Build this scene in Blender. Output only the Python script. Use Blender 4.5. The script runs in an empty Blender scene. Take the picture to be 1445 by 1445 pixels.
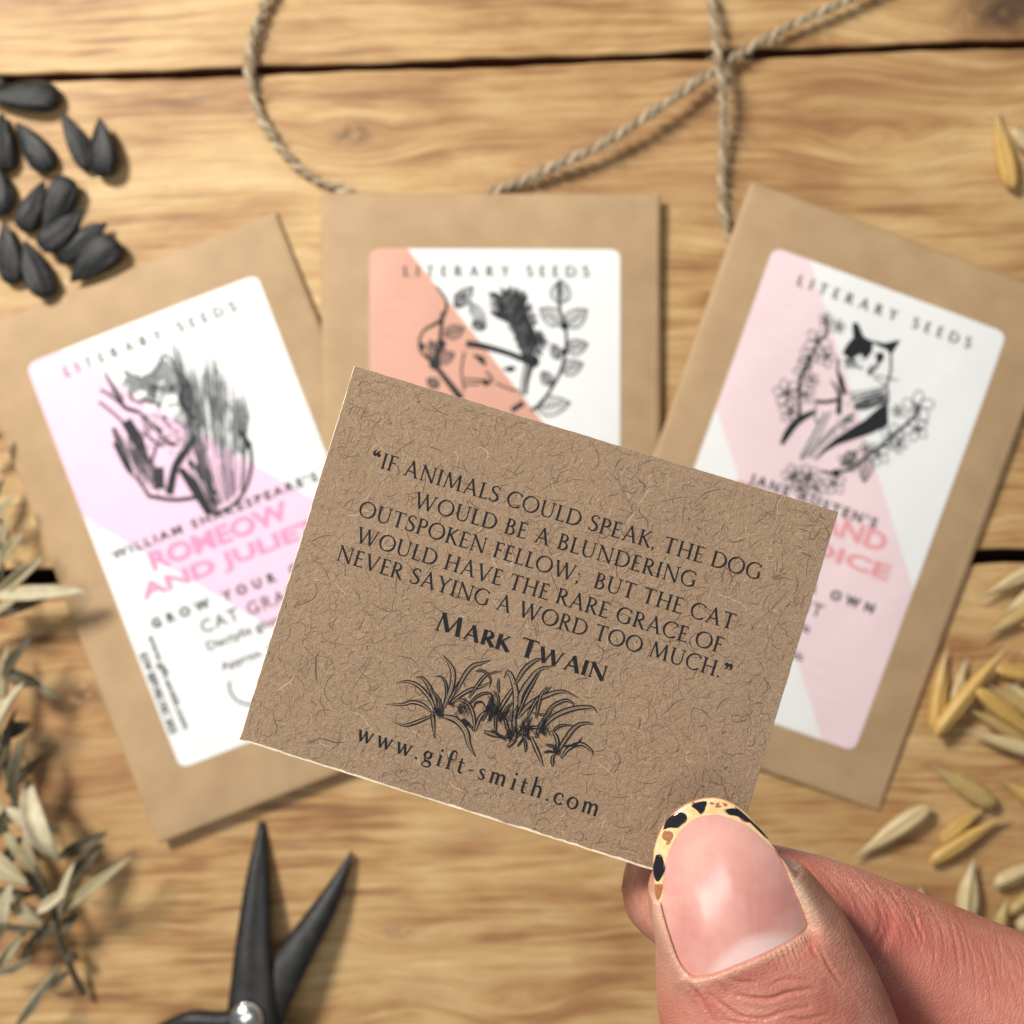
import bpy, bmesh, math, random
import numpy as np
from mathutils import Vector, Matrix, Euler

random.seed(7)
RNG = np.random.default_rng(7)
MM = 0.001
F = 1798.0      # picture scale: photograph pixels (1445 wide) per unit slope
H = 310.0       # camera height above the table, mm

scene = bpy.context.scene
col = scene.collection

# ------------------------------------------------------------------ camera
cam_d = bpy.data.cameras.new('camera')
cam_d.sensor_width = 36
cam_d.lens = 36 * F / 1445.0
cam_d.clip_start = 0.005
cam_d.clip_end = 20
cam_d.dof.use_dof = True
cam_d.dof.focus_distance = (H - 173.5) * MM
cam_d.dof.aperture_fstop = 35.0
cam = bpy.data.objects.new('camera', cam_d)
cam.location = (0, 0, H * MM)
col.objects.link(cam)
scene.camera = cam

# ------------------------------------------------------------------ light
world = bpy.data.worlds.new('World')
scene.world = world
world.use_nodes = True
wb = world.node_tree.nodes['Background']
wb.inputs[0].default_value = (0.86, 0.93, 1.0, 1)
wb.inputs[1].default_value = 0.19
la = bpy.data.lights.new('window_light', 'AREA')
la.shape = 'RECTANGLE'
la.size = 0.11
la.size_y = 0.17
la.energy = 7.0
la.color = (1.0, 0.955, 0.88)
lo = bpy.data.objects.new('window_light', la)
ldir = Vector((-0.52, 0.50, 0.78)).normalized()
lo.location = ldir * 0.74 + Vector((-0.01, 0.0, 0.0))
lo.rotation_euler = (-ldir).to_track_quat('-Z', 'Y').to_euler()
col.objects.link(lo)
lb = bpy.data.lights.new('overhead_window', 'AREA')     # the soft second window whose streak shows on the nail
lb.shape = 'RECTANGLE'; lb.size = 0.14; lb.size_y = 0.62; lb.energy = 2.0; lb.color = (1.0, 0.97, 0.93)
lo2 = bpy.data.objects.new('overhead_window', lb)
lo2.location = (-0.13, -0.11, 1.06)
lo2.rotation_euler = (Vector((-0.13, -0.11, 1.06)) - Vector((0.02, -0.03, 0.1))).normalized().to_track_quat('Z', 'Y').to_euler()
col.objects.link(lo2)
scene.view_settings.view_transform = 'Standard'
scene.view_settings.look = 'None'
scene.view_settings.exposure = 0.0
scene.view_settings.gamma = 1.0

# ------------------------------------------------------------------ helpers
def P(px, py, z):
    """photograph pixel -> place on the level plane at height z (mm)"""
    s = (H - z) / F
    return Vector(((px - 722.5) * s, -(py - 722.5) * s, z))

def prop(o, label=None, cat=None, group=None, kind=None):
    if label: o['label'] = label
    if cat: o['category'] = cat
    if group: o['group'] = group
    if kind: o['kind'] = kind
    return o

def root(name, loc, label, cat, group=None, rot=(0, 0, 0)):
    o = bpy.data.objects.new(name, None)
    o.empty_display_size = 0.01
    col.objects.link(o)
    o.location = Vector(loc) * MM
    o.rotation_euler = rot
    return prop(o, label, cat, group)

def mesh_data(name, V, Fc, mats, smooth=True, mi=None):
    me = bpy.data.meshes.new(name)
    V = np.asarray(V, float) * MM
    me.from_pydata([tuple(v) for v in V], [], [tuple(int(i) for i in f) for f in Fc])
    if not isinstance(mats, (list, tuple)): mats = [mats]
    for m in mats: me.materials.append(m)
    if mi is not None:
        me.polygons.foreach_set('material_index', np.asarray(mi, dtype=np.int32))
    if smooth:
        me.polygons.foreach_set('use_smooth', np.ones(len(me.polygons), dtype=bool))
    me.update()
    return me

def obj(name, V, Fc, mats, parent=None, smooth=True, mi=None, attr=None):
    """V in mm, in the frame of the parent thing"""
    me = mesh_data(name, V, Fc, mats, smooth, mi)
    if attr is not None:
        for k, arr in attr.items():
            a = me.attributes.new(k, 'FLOAT', 'POINT')
            a.data.foreach_set('value', np.asarray(arr, dtype=np.float32))
    o = bpy.data.objects.new(name, me)
    col.objects.link(o)
    if parent is not None: o.parent = parent
    return o

def dup(src, loc, rot, scale=1.0, label=None):
    r = src.copy()
    col.objects.link(r)
    r.location = Vector(loc) * MM
    r.rotation_euler = rot
    r.scale = scale if isinstance(scale, (tuple, list, Vector)) else (scale,) * 3
    if label: r['label'] = label
    for ch in src.children:
        c = ch.copy(); col.objects.link(c); c.parent = r
        for g in ch.children:
            d = g.copy(); col.objects.link(d); d.parent = c
    return r

def cat_path(pts, n=8):
    """Catmull-Rom through points (any dimension)"""
    p = np.asarray(pts, float)
    if len(p) == 2:
        t = np.linspace(0, 1, n + 1)[:, None]
        return p[0] * (1 - t) + p[1] * t
    q = np.vstack([2 * p[0] - p[1], p, 2 * p[-1] - p[-2]])
    out = []
    for i in range(1, len(q) - 2):
        for k in range(n):
            t = k / n
            a, b, c, d = q[i - 1], q[i], q[i + 1], q[i + 2]
            out.append(0.5 * (2 * b + (c - a) * t + (2 * a - 5 * b + 4 * c - d) * t * t + (3 * b - a - 3 * c + d) * t ** 3))
    out.append(q[-2])
    return np.array(out)

class MB:
    def __init__(s): s.V = []; s.F = []; s.M = []; s.A = []
    def add(s, V, Fc, m=0, a=0.0):
        b = len(s.V)
        s.V.extend([tuple(v) for v in V]); s.F.extend([tuple(i + b for i in f) for f in Fc])
        s.M.extend([m] * len(Fc)); s.A.extend([a] * len(V))
    def build(s, name, mats, parent=None, smooth=True, attr=None):
        return obj(name, s.V, s.F, mats, parent, smooth, s.M, {attr: s.A} if attr else None)

def tube(pts, rad, seg=8, cap=True, squash=1.0):
    """round tube through 3D points; rad scalar or list"""
    p = np.asarray(pts, float); n = len(p)
    r = np.broadcast_to(np.asarray(rad, float), (n,))
    T = np.gradient(p, axis=0); T /= np.linalg.norm(T, axis=1)[:, None] + 1e-12
    up = np.array([0, 0, 1.0]) if abs(T[0][2]) < .9 else np.array([1.0, 0, 0])
    V = []; Fc = []
    S = np.cross(T[0], up); S /= np.linalg.norm(S)
    for i in range(n):
        S = S - T[i] * S.dot(T[i]); S /= np.linalg.norm(S) + 1e-12
        U = np.cross(S, T[i])
        for k in range(seg):
            a = 2 * math.pi * k / seg
            V.append(p[i] + r[i] * (S * math.cos(a) + U * squash * math.sin(a)))
    for i in range(n - 1):
        for k in range(seg):
            k2 = (k + 1) % seg
            Fc.append((i * seg + k, i * seg + k2, (i + 1) * seg + k2, (i + 1) * seg + k))
    if cap:
        V.append(p[0]); V.append(p[-1]); a, b = len(V) - 2, len(V) - 1
        for k in range(seg):
            Fc.append((k, a, (k + 1) % seg)); Fc.append(((n - 1) * seg + (k + 1) % seg, b, (n - 1) * seg + k))
    return V, Fc

# ------------------------------------------------------------------ materials
class NT:
    def __init__(s, name):
        s.m = bpy.data.materials.new(name); s.m.use_nodes = True
        s.t = s.m.node_tree; s.b = s.t.nodes['Principled BSDF']
    def n(s, t, **k):
        x = s.t.nodes.new(t)
        for a, v in k.items():
            if a.startswith('i_'):
                key = a[2:]
                x.inputs[int(key) if key.isdigit() else key.replace('_', ' ')].default_value = v
            else: setattr(x, a, v)
        return x
    def l(s, a, b): s.t.links.new(a, b)
    def put(s, sock, v):
        if hasattr(v, 'is_linked') or hasattr(v, 'links'): s.l(v, sock)
        else: sock.default_value = v
    def math(s, op, a, b=0.0, c=0.0, clamp=False):
        x = s.n('ShaderNodeMath', operation=op, use_clamp=clamp)
        s.put(x.inputs[0], a); s.put(x.inputs[1], b)
        if op in ('MULTIPLY_ADD', 'SMOOTH_MIN', 'SMOOTH_MAX'): s.put(x.inputs[2], c)
        return x.outputs[0]
    def mix(s, f, a, b, mode='MIX'):
        x = s.n('ShaderNodeMix', data_type='RGBA', blend_type=mode)
        s.put(x.inputs[0], f); s.put(x.inputs[6], a); s.put(x.inputs[7], b)
        return x.outputs[2]
    def noise(s, vec, scale, detail=4, rough=.5, dist=0.0):
        x = s.n('ShaderNodeTexNoise'); x.inputs['Scale'].default_value = scale
        x.inputs['Detail'].default_value = detail; x.inputs['Roughness'].default_value = rough
        x.inputs['Distortion'].default_value = dist
        s.l(vec, x.inputs['Vector'])
        return x.outputs['Fac']
    def ramp(s, f, stops):
        x = s.n('ShaderNodeValToRGB'); e = x.color_ramp.elements
        while len(e) < len(stops): e.new(0.5)
        for i, (p, c) in enumerate(stops):
            e[i].position = p; e[i].color = c if len(c) == 4 else (*c, 1)
        s.l(f, x.inputs[0]); return x.outputs[0]
    def mapr(s, v, a, b, c, d):
        x = s.n('ShaderNodeMapRange'); s.put(x.inputs[0], v)
        for i, q in enumerate((a, b, c, d)): x.inputs[i + 1].default_value = q
        return x.outputs[0]
    def coord_mm(s):
        tc = s.n('ShaderNodeTexCoord')
        v = s.n('ShaderNodeVectorMath', operation='SCALE'); v.inputs['Scale'].default_value = 1000
        s.l(tc.outputs['Object'], v.inputs[0]); return v.outputs[0]
    def bump(s, h, strength, dist, chain=None):
        x = s.n('ShaderNodeBump'); x.inputs['Strength'].default_value = strength
        x.inputs['Distance'].default_value = dist * MM
        s.l(h, x.inputs['Height'])
        if chain is not None: s.l(chain, x.inputs['Normal'])
        return x.outputs[0]
    def attr(s, name):
        return s.n('ShaderNodeAttribute', attribute_name=name)

def flat_mat(name, c, rough=.6, spec=.3, var=0.0, scale=.5, coat=0, metallic=0, c2=None):
    t = NT(name); t.b.inputs['Roughness'].default_value = rough
    t.b.inputs['Specular IOR Level'].default_value = spec
    t.b.inputs['Coat Weight'].default_value = coat
    t.b.inputs['Metallic'].default_value = metallic
    co = t.coord_mm()
    f = t.noise(co, scale, 4)
    c2 = c2 or tuple(x * (1 - var) for x in c)
    t.l(t.ramp(f, [(.3, c), (.7, c2)]), t.b.inputs['Base Color'])
    return t.m

def wood_mat():
    t = NT('knotty_pine_wood')
    co = t.coord_mm()
    oi = t.n('ShaderNodeObjectInfo')
    m = t.n('ShaderNodeMapping'); m.inputs['Rotation'].default_value = (0, 0, math.radians(-1.6)); t.l(co, m.inputs['Vector'])
    sep = t.n('ShaderNodeSeparateXYZ'); t.l(m.outputs[0], sep.inputs[0])
    X, Y = sep.outputs[0], sep.outputs[1]
    def vec(x, y, z=0.0):
        c = t.n('ShaderNodeCombineXYZ'); t.put(c.inputs[0], x); t.put(c.inputs[1], y); t.put(c.inputs[2], z); return c.outputs[0]
    rnd = t.math('MULTIPLY', oi.outputs['Random'], 31.0)
    # slow wander of the growth rings
    w1 = t.noise(vec(t.math('MULTIPLY', X, .011), t.math('MULTIPLY', Y, .03), rnd), 1.0, 2)
    w1 = t.math('MULTIPLY', t.math('SUBTRACT', w1, .5), 12.0)
    w2 = t.noise(vec(t.math('MULTIPLY', X, .045), t.math('MULTIPLY', Y, .11), rnd), 1.0, 2)
    w2 = t.math('MULTIPLY', t.math('SUBTRACT', w2, .5), 2.0)
    g = t.math('ADD', t.math('ADD', Y, w1), w2)
    knotmask = None; knotcore = None
    for (kx, ky, r) in [(500, 190, 7), (1240, 195, 6), (120, 980, 10), (560, 1315, 4.5), (735, 1405, 6), (1410, 20, 12), (1290, 955, 6)]:
        k = P(kx, ky, 0)
        a = math.radians(1.6); kxr = k.x * math.cos(a) + k.y * math.sin(a); kyr = -k.x * math.sin(a) + k.y * math.cos(a)
        dx = t.math('MULTIPLY', t.math('SUBTRACT', X, kxr), .5); dy = t.math('SUBTRACT', Y, kyr)
        d = t.math('SQRT', t.math('ADD', t.math('MULTIPLY', dx, dx), t.math('MULTIPLY', dy, dy)))
        e = t.math('EXPONENT', t.math('MULTIPLY', t.math('MULTIPLY', d, d), -1.0 / (r * r)))
        ring = t.math('MULTIPLY_ADD', d, .9, kyr)
        gm = t.n('ShaderNodeMix', data_type='FLOAT'); t.l(e, gm.inputs[0]); t.l(g, gm.inputs[2]); t.l(ring, gm.inputs[3]); g = gm.outputs[0]
        if kx in (500, 120, 560, 1410):
            ec = t.math('EXPONENT', t.math('MULTIPLY', t.math('MULTIPLY', d, d), -8.0 / (r * r)))
            knotcore = ec if knotcore is None else t.math('MAXIMUM', knotcore, ec)
        knotmask = e if knotmask is None else t.math('MAXIMUM', knotmask, e)
    bands = t.noise(vec(t.math('MULTIPLY', X, .013), t.math('MULTIPLY', g, .13), rnd), 1.0, 3, .6)
    mid = t.noise(vec(t.math('MULTIPLY', X, .034), t.math('MULTIPLY', g, .55), rnd), 1.0, 4, .62)
    fine = t.noise(vec(t.math('MULTIPLY', X, .09), t.math('MULTIPLY', g, 3.2), rnd), 1.0, 4, .6)
    blot = t.noise(vec(t.math('MULTIPLY', X, .03), t.math('MULTIPLY', Y, .06), rnd), 1.0, 3, .6)
    v = t.math('ADD', t.math('MULTIPLY', bands, .30), t.math('MULTIPLY', mid, .38))
    v = t.math('ADD', v, t.math('MULTIPLY', blot, .32))
    c = t.ramp(v, [(.35, (.19, .085, .036)), (.43, (.355, .180, .070)), (.48, (.50, .300, .122)), (.54, (.62, .415, .185)), (.63, (.73, .525, .265))])
    c = t.mix(t.mapr(fine, .35, .65, .38, 0), c, (.33, .165, .07, 1), 'MIX')
    strk = t.noise(vec(t.math('MULTIPLY', X, .022), t.math('MULTIPLY', g, 1.15), t.math('ADD', rnd, 7.0)), 1.0, 3, .55)
    c = t.mix(t.mapr(strk, .57, .74, 0, .52), c, (.27, .125, .052, 1))
    pore = t.noise(vec(t.math('MULTIPLY', X, .35), t.math('MULTIPLY', g, 6.0), rnd), 1.0, 2, .5)
    c = t.mix(t.mapr(pore, .62, .74, 0, .5), c, (.22, .11, .05, 1))
    c = t.mix(t.math('MULTIPLY', knotmask, .22), c, (.42, .20, .08, 1))
    kc = t.math('MULTIPLY', knotcore, t.mapr(t.noise(vec(t.math('MULTIPLY', X, .3), t.math('MULTIPLY', Y, .3)), 1.0, 3), .3, .6, 0, .9))
    c = t.mix(kc, c, (.085, .05, .03, 1))
    lg = t.noise(vec(t.math('MULTIPLY', X, .010), t.math('MULTIPLY', Y, .024), t.math('ADD', rnd, 3.0)), 1.0, 3, .6)
    c = t.mix(t.mapr(lg, .48, .66, 0, .6), c, (.37, .195, .085, 1))
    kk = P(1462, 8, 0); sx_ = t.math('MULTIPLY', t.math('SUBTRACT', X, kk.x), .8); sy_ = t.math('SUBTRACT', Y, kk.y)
    stn = t.math('EXPONENT', t.math('MULTIPLY', t.math('ADD', t.math('MULTIPLY', sx_, sx_), t.math('MULTIPLY', sy_, sy_)), -1 / 110.0))  # wood colour darkens softly around the upper right corner
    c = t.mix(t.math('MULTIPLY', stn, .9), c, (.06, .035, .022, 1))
    # dull worn grey marks
    gr = t.noise(vec(t.math('MULTIPLY', X, .05), t.math('MULTIPLY', Y, .12), 9.0), 1.0, 4, .65)
    c = t.mix(t.mapr(gr, .60, .76, 0, .38), c, (.22, .17, .12, 1))
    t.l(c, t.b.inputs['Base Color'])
    t.l(t.mapr(fine, .3, .7, .42, .62), t.b.inputs['Roughness'])
    t.b.inputs['Specular IOR Level'].default_value = .35
    b = t.bump(fine, .5, .12); b = t.bump(mid, .4, .3, b)
    t.l(b, t.b.inputs['Normal'])
    return t.m

def kraft_mat(name, c1, c2, fleck, bumpd):
    t = NT(name); co = t.coord_mm()
    a = t.noise(co, .12, 3); b = t.noise(co, 1.6, 5, .65); d = t.noise(co, 5.0, 3, .6)
    c = t.ramp(a, [(.3, c1), (.7, c2)])
    c = t.mix(t.mapr(b, .55, .75, 0, .5), c, (*fleck, 1))
    t.l(c, t.b.inputs['Base Color']); t.b.inputs['Roughness'].default_value = .62
    t.b.inputs['Specular IOR Level'].default_value = .3
    t.l(t.bump(b, .6, bumpd), t.b.inputs['Normal'])
    return t.m

def card_mat():
    t = NT('recycled_kraft_card'); co = t.coord_mm()
    a = t.noise(co, .10, 3, .6); b = t.noise(co, 1.5, 6, .7, .6); d = t.noise(co, 4.2, 5, .7, 1.2)
    c = t.ramp(a, [(.35, (.345, .240, .158)), (.65, (.375, .260, .17))])
    c = t.mix(t.mapr(d, .38, .62, .55, 0), c, (.26, .17, .108, 1))
    c = t.mix(t.mapr(d, .56, .74, 0, .5), c, (.62, .47, .335, 1))
    c = t.mix(t.mapr(b, .58, .72, 0, .4), c, (.25, .15, .085, 1))
    t.l(c, t.b.inputs['Base Color']); t.b.inputs['Roughness'].default_value = .75
    t.b.inputs['Specular IOR Level'].default_value = .2
    n = t.bump(d, .8, .16); n = t.bump(b, .8, .3, n)
    t.l(n, t.b.inputs['Normal'])
    return t.m

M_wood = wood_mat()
M_env = kraft_mat('brown_envelope_paper', (.49, .335, .188), (.42, .28, .152), (.37, .24, .125), .08)
M_card = card_mat()
M_cardedge = flat_mat('cut_card_edge', (.90, .78, .55), .8, .2, .25, 2.5)
M_label = flat_mat('white_label_paper', (.86, .87, .86), .5, .3, .02, .3)
M_ink = flat_mat('black_print', (.022, .024, .028), .55, .25, .3, 1.2)
M_ink2 = flat_mat('grey_print', (.10, .105, .11), .6, .2, .3, .6)
M_ink3 = flat_mat('pale_grey_print', (.30, .32, .33), .6, .2, .2, .6)
M_cardink = flat_mat('black_letterpress_ink', (.010, .012, .016), .75, .10, .5, 3.0, c2=(.026, .024, .025))
def fibre_mat():
    t = NT('paper_fibre'); a = t.attr('tone')
    t.l(t.ramp(a.outputs['Fac'], [(0.0, (.085, .045, .022)), (.45, (.17, .10, .055)), (.75, (.24, .15, .09)), (1.0, (.58, .43, .30))]), t.b.inputs['Base Color'])
    t.b.inputs['Roughness'].default_value = .7
    return t.m
M_fibre = fibre_mat()
M_dark = flat_mat('dark_space_below_boards', (.06, .028, .02), .9, .1, .3, .05)

M_grime = flat_mat('grimy_board_edge', (.20, .085, .05), .85, .1, .4, .4)  # shade of the plank gaps, painted into the colour of the board walls
# ------------------------------------------------------------------ table of planks
tt = bpy.data.objects.new('table', None); col.objects.link(tt)
prop(tt, None, None, None, "structure")
gap1 = (P(0, 112.5, 0), P(1445, 61.5, 0), 1.0)
gap2 = (P(0, 815, 0), P(1445, 785.5, 0), 1.75)
def yline(g, x):
    a, b, _ = g
    return a.y + (b.y - a.y) * (x - a.x) / (b.x - a.x)
def plank(lo_f, hi_f, wob):
    xs = np.linspace(-420, 420, 169)
    V = []; Fc = []
    rr = .7
    prof = []
    for k in range(5):
        a = math.pi / 2 * k / 4
        prof.append((rr * (1 - math.sin(a)) , -rr * (1 - math.cos(a))))     # inset from edge, z
    prof = prof[::-1]      # edge wall .. top
    for x in xs:
        w0 = .22 * math.sin(x * .11 + wob) + .13 * math.sin(x * .37 + wob * 2); w1 = .22 * math.sin(x * .09 - wob) + .13 * math.sin(x * .41 - wob)
        a, b = lo_f(x) + w0, hi_f(x) + w1
        row = [(x, a, -18)]
        row += [(x, a + i, z) for i, z in prof]
        row += [(x, b - i, z) for i, z in prof[::-1]]
        row += [(x, b, -18)]
        V += row
    n = len(row)
    for i in range(len(xs) - 1):
        for k in range(n):
            k2 = (k + 1) % n
            Fc.append((i * n + k, (i + 1) * n + k, (i + 1) * n + k2, i * n + k2))
    Fc.append(tuple(range(n))); Fc.append(tuple((len(xs) - 1) * n + k for k in range(n))[::-1])
    mi_ = [1 if min(V[k][2] for k in f) < -1 and abs(V[f[0]][1] - V[f[1]][1]) < 1.2 + 200 * (len(f) > 4) else 0 for f in Fc]
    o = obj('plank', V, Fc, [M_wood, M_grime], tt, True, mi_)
    o.data.polygons.foreach_set('use_smooth', np.zeros(len(o.data.polygons), dtype=bool))
    return o
def edge_fn(g, side, off=0): return lambda x: yline(g, x) + side * g[2] + off
pitch = 123.0
plank(edge_fn(gap2, 1), edge_fn(gap1, -1), 1.0)
plank(edge_fn(gap1, 1), edge_fn(gap1, -1, pitch), 2.2)
plank(edge_fn(gap2, 1, -pitch), edge_fn(gap2, -1), 3.4)
plank(edge_fn(gap1, 1, pitch), edge_fn(gap1, -1, 2 * pitch), 4.1)
plank(edge_fn(gap2, 1, -2 * pitch), edge_fn(gap2, -1, -pitch), 5.2)
V = [(-419, -250, -30), (419, -250, -30), (419, 250, -30), (-419, 250, -30), (-419, -250, -20), (419, -250, -20), (419, 250, -20), (-419, 250, -20)]
BOX = [(0, 3, 2, 1), (4, 5, 6, 7), (0, 1, 5, 4), (1, 2, 6, 5), (2, 3, 7, 6), (3, 0, 4, 7)]
obj('table_underframe', V, BOX, M_dark, tt, False)

# ------------------------------------------------------------------ printing kit (strokes in 2D)
class Ink:
    """collects flat strokes in a 2D frame; every stroke gets its own tiny height so none are coplanar"""
    def __init__(s, z0=0.02, dz=0.0012, surf=None, wrap=40):
        s.m = MB(); s.z0 = z0; s.dz = dz; s.k = 0; s.surf = surf or (lambda x, y: 0.0); s.wrap = wrap
    def z(s):
        s.k += 1
        return s.z0 + s.dz * (s.k % s.wrap if s.wrap else s.k)
    def stroke(s, pts, w, n=5, mat=0, a=0.0, z=None, straight=False):
        p = np.asarray(pts, float)
        if not straight and len(p) > 2: p = cat_path(p, n)
        m = len(p)
        if np.isscalar(w): ws = np.full(m, w)
        else:
            w = np.asarray(w, float); ws = np.interp(np.linspace(0, 1, m), np.linspace(0, 1, len(w)), w)
        T = np.gradient(p, axis=0); T /= np.linalg.norm(T, axis=1)[:, None] + 1e-9
        N = np.stack([-T[:, 1], T[:, 0]], 1) * ws[:, None] / 2
        z = s.z() if z is None else z
        V = []
        for i in range(m):
            for q in (p[i] + N[i], p[i] - N[i]): V.append((q[0], q[1], s.surf(q[0], q[1]) + z))
        s.m.add(V, [(2 * i, 2 * i + 1, 2 * i + 3, 2 * i + 2) for i in range(m - 1)], mat, a)
    def poly(s, pts, mat=0, smooth=False, z=None, a=0.0):
        p = np.asarray(pts, float)
        if smooth: p = cat_path(np.vstack([p, p[:1]]), 4)[:-1]
        z = s.z() if z is None else z
        bm = bmesh.new(); f = bm.faces.new([bm.verts.new((q[0], q[1], 0)) for q in p])
        bmesh.ops.triangulate(bm, faces=[f]); bm.verts.ensure_lookup_table(); bm.verts.index_update()
        s.m.add([(v.co.x, v.co.y, s.surf(v.co.x, v.co.y) + z) for v in bm.verts], [tuple(v.index for v in ff.verts) for ff in bm.faces], mat, a); bm.free()
    def ring(s, c, rx, ry, w, mat=0, rot=0, n=18):
        a = np.linspace(0, 2 * math.pi, n + 1)
        x = rx * np.cos(a); y = ry * np.sin(a)
        s.stroke(np.stack([c[0] + x * math.cos(rot) - y * math.sin(rot), c[1] + x * math.sin(rot) + y * math.cos(rot)], 1), w, mat=mat, straight=True)
    def disc(s, c, rx, ry=None, mat=0, rot=0, n=14):
        ry = ry or rx; a = np.linspace(0, 2 * math.pi, n, endpoint=False)
        x = rx * np.cos(a); y = ry * np.sin(a)
        s.poly(np.stack([c[0] + x * math.cos(rot) - y * math.sin(rot), c[1] + x * math.sin(rot) + y * math.cos(rot)], 1), mat)
    def build(s, name, mats, parent, attr=None):
        return s.m.build(name, mats, parent, smooth=False, attr=attr)

# Roman capitals drawn with thick and thin strokes; cap height 1
def glyphs(T=.105, t=.05, sf=.095, st=.035):
    G = {}
    def S(x, y, h=sf): return ('l', x - h, y + (st / 2 if y < .5 else -st / 2), x + h, y + (st / 2 if y < .5 else -st / 2), st)
    def L(x0, y0, x1, y1, w): return ('l', x0, y0, x1, y1, w)
    def A(cx, cy, rx, ry, a0, a1, tk=T): return ('a', cx, cy, rx, ry, a0, a1, tk)
    e = t / 2
    G['I'] = (.36, [L(.18, 0, .18, 1, T), S(.18, 0), S(.18, 1)])
    G['F'] = (.62, [L(.18, 0, .18, 1, T), S(.18, 0), L(.06, 1 - e, .56, 1 - e, t), L(.555, 1, .545, .86, .035), L(.18, .52, .47, .52, t), L(.465, .59, .465, .45, .03)])
    G['E'] = (.66, [L(.18, 0, .18, 1, T), L(.06, 1 - e, .55, 1 - e, t), L(.545, 1, .535, .87, .035), L(.18, .52, .47, .52, t), L(.465, .59, .465, .45, .03), L(.06, e, .60, e, t), L(.60, 0, .62, .15, .035)])
    G['L'] = (.62, [L(.18, 0, .18, 1, T), S(.18, 1), L(.06, e, .56, e, t), L(.565, 0, .59, .16, .035)])
    G['T'] = (.82, [L(.41, 0, .41, 1, T), S(.41, 0), L(.05, 1 - e, .77, 1 - e, t), L(.05, 1.0, .07, .85, .035), L(.77, 1.0, .75, .85, .035)])
    G['H'] = (1.02, [L(.2, 0, .2, 1, T), L(.82, 0, .82, 1, T), S(.2, 0), S(.2, 1), S(.82, 0), S(.82, 1), L(.2, .51, .82, .51, t)])
    G['A'] = (.98, [L(.14, 0, .49, 1.02, t), L(.45, 1.03, .84, 0, T), S(.14, 0, .10), S(.85, 0, .12), L(.26, .34, .73, .34, t)])
    G['N'] = (1.06, [L(.18, 0, .18, 1, t), L(.88, 0, .88, 1, t), L(.16, 1, .88, 0, T), S(.18, 0, .11), S(.88, 1, .11), L(.04, 1 - st / 2, .2, 1 - st / 2, st)])
    G['M'] = (1.26, [L(.16, 0, .26, 1, t), L(.26, 1, .63, .08, T), L(.63, .08, .98, 1, t), L(.98, 1, 1.08, 0, T), S(.16, 0, .10), S(1.08, 0, .12)])
    G['V'] = (.98, [L(.14, 1, .50, -.02, T), L(.50, 0, .86, 1, t), S(.14, 1, .12), S(.86, 1, .10)])
    G['Y'] = (.90, [L(.14, 1, .46, .48, T), L(.46, .48, .78, 1, t), L(.46, 0, .46, .5, T), S(.46, 0), S(.14, 1, .11), S(.78, 1, .10)])
    G['W'] = (1.44, [L(.14, 1, .44, 0, T), L(.44, 0, .74, .98, t), L(.70, 1, 1.00, 0, T), L(1.00, 0, 1.30, 1, t), S(.14, 1, .12), S(.72, 1, .10), S(1.30, 1, .10)])
    G['K'] = (.84, [L(.18, 0, .18, 1, T), S(.18, 0), S(.18, 1), L(.2, .46, .66, 1, t), L(.30, .56, .76, 0, T), S(.66, 1, .09), S(.78, 0, .09)])
    G['O'] = (1.10, [A(.55, .5, .47, .49, 0, 360)])
    G['C'] = (.96, [A(.55, .5, .46, .49, 42, 318), L(.88, .96, .90, .76, .035)])
    G['G'] = (1.04, [A(.55, .5, .46, .49, 42, 318), L(.88, .96, .90, .76, .035), L(.87, .12, .87, .42, T), S(.87, .44, .10)])
    G['D'] = (1.00, [L(.18, 0, .18, 1, T), A(.40, .5, .50, .475, -90, 90), L(.06, e, .42, e, t), L(.06, 1 - e, .42, 1 - e, t)])
    G['P'] = (.70, [L(.18, 0, .18, 1, T), S(.18, 0), A(.32, .73, .27, .245, -90, 90), L(.06, 1 - e, .34, 1 - e, t), L(.18, .485, .34, .485, t)])
    G['B'] = (.74, [L(.18, 0, .18, 1, T), A(.30, .755, .24, .222, -90, 90), A(.33, .27, .29, .247, -90, 90), L(.06, 1 - e, .32, 1 - e, t), L(.18, .525, .34, .525, t), L(.06, e, .34, e, t)])
    G['R'] = (.82, [L(.18, 0, .18, 1, T), S(.18, 0), A(.32, .74, .26, .235, -90, 90), L(.06, 1 - e, .34, 1 - e, t), L(.18, .505, .34, .505, t), L(.34, .50, .72, .02, T), S(.76, 0, .08)])
    G['S'] = (.66, [('c', [(.56, .86), (.44, .975), (.26, .965), (.13, .80), (.20, .63), (.42, .49), (.56, .33), (.52, .12), (.33, .02), (.18, .05), (.08, .17)], [t, t, t * 1.1, T * .85, T, T * 1.1, T, T * .85, t * 1.1, t, t]), L(.56, .98, .56, .80, .035), L(.08, .02, .08, .22, .035)])
    G['U'] = (.98, [('c', [(.18, 1), (.18, .55), (.19, .30), (.30, .07), (.49, .02), (.70, .08), (.80, .32), (.80, .6), (.80, 1)], [T, T, T, T * .8, t, t, t, t, t]), S(.18, 1), S(.80, 1)])
    G['J'] = (.40, [('c', [(.22, 1), (.22, .3), (.19, .0), (.06, -.16)], [T, T, T * .8, t]), S(.22, 1)])
    G[','] = (.26, [('c', [(.13, .08), (.15, .0), (.08, -.14)], [.11, .09, .03]), ('d', .13, .06, .065)])
    G['.'] = (.26, [('d', .13, .055, .065)])
    G[';'] = (.28, [('c', [(.13, .08), (.15, .0), (.08, -.14)], [.11, .09, .03]), ('d', .13, .06, .062), ('d', .13, .52, .062)])
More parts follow.
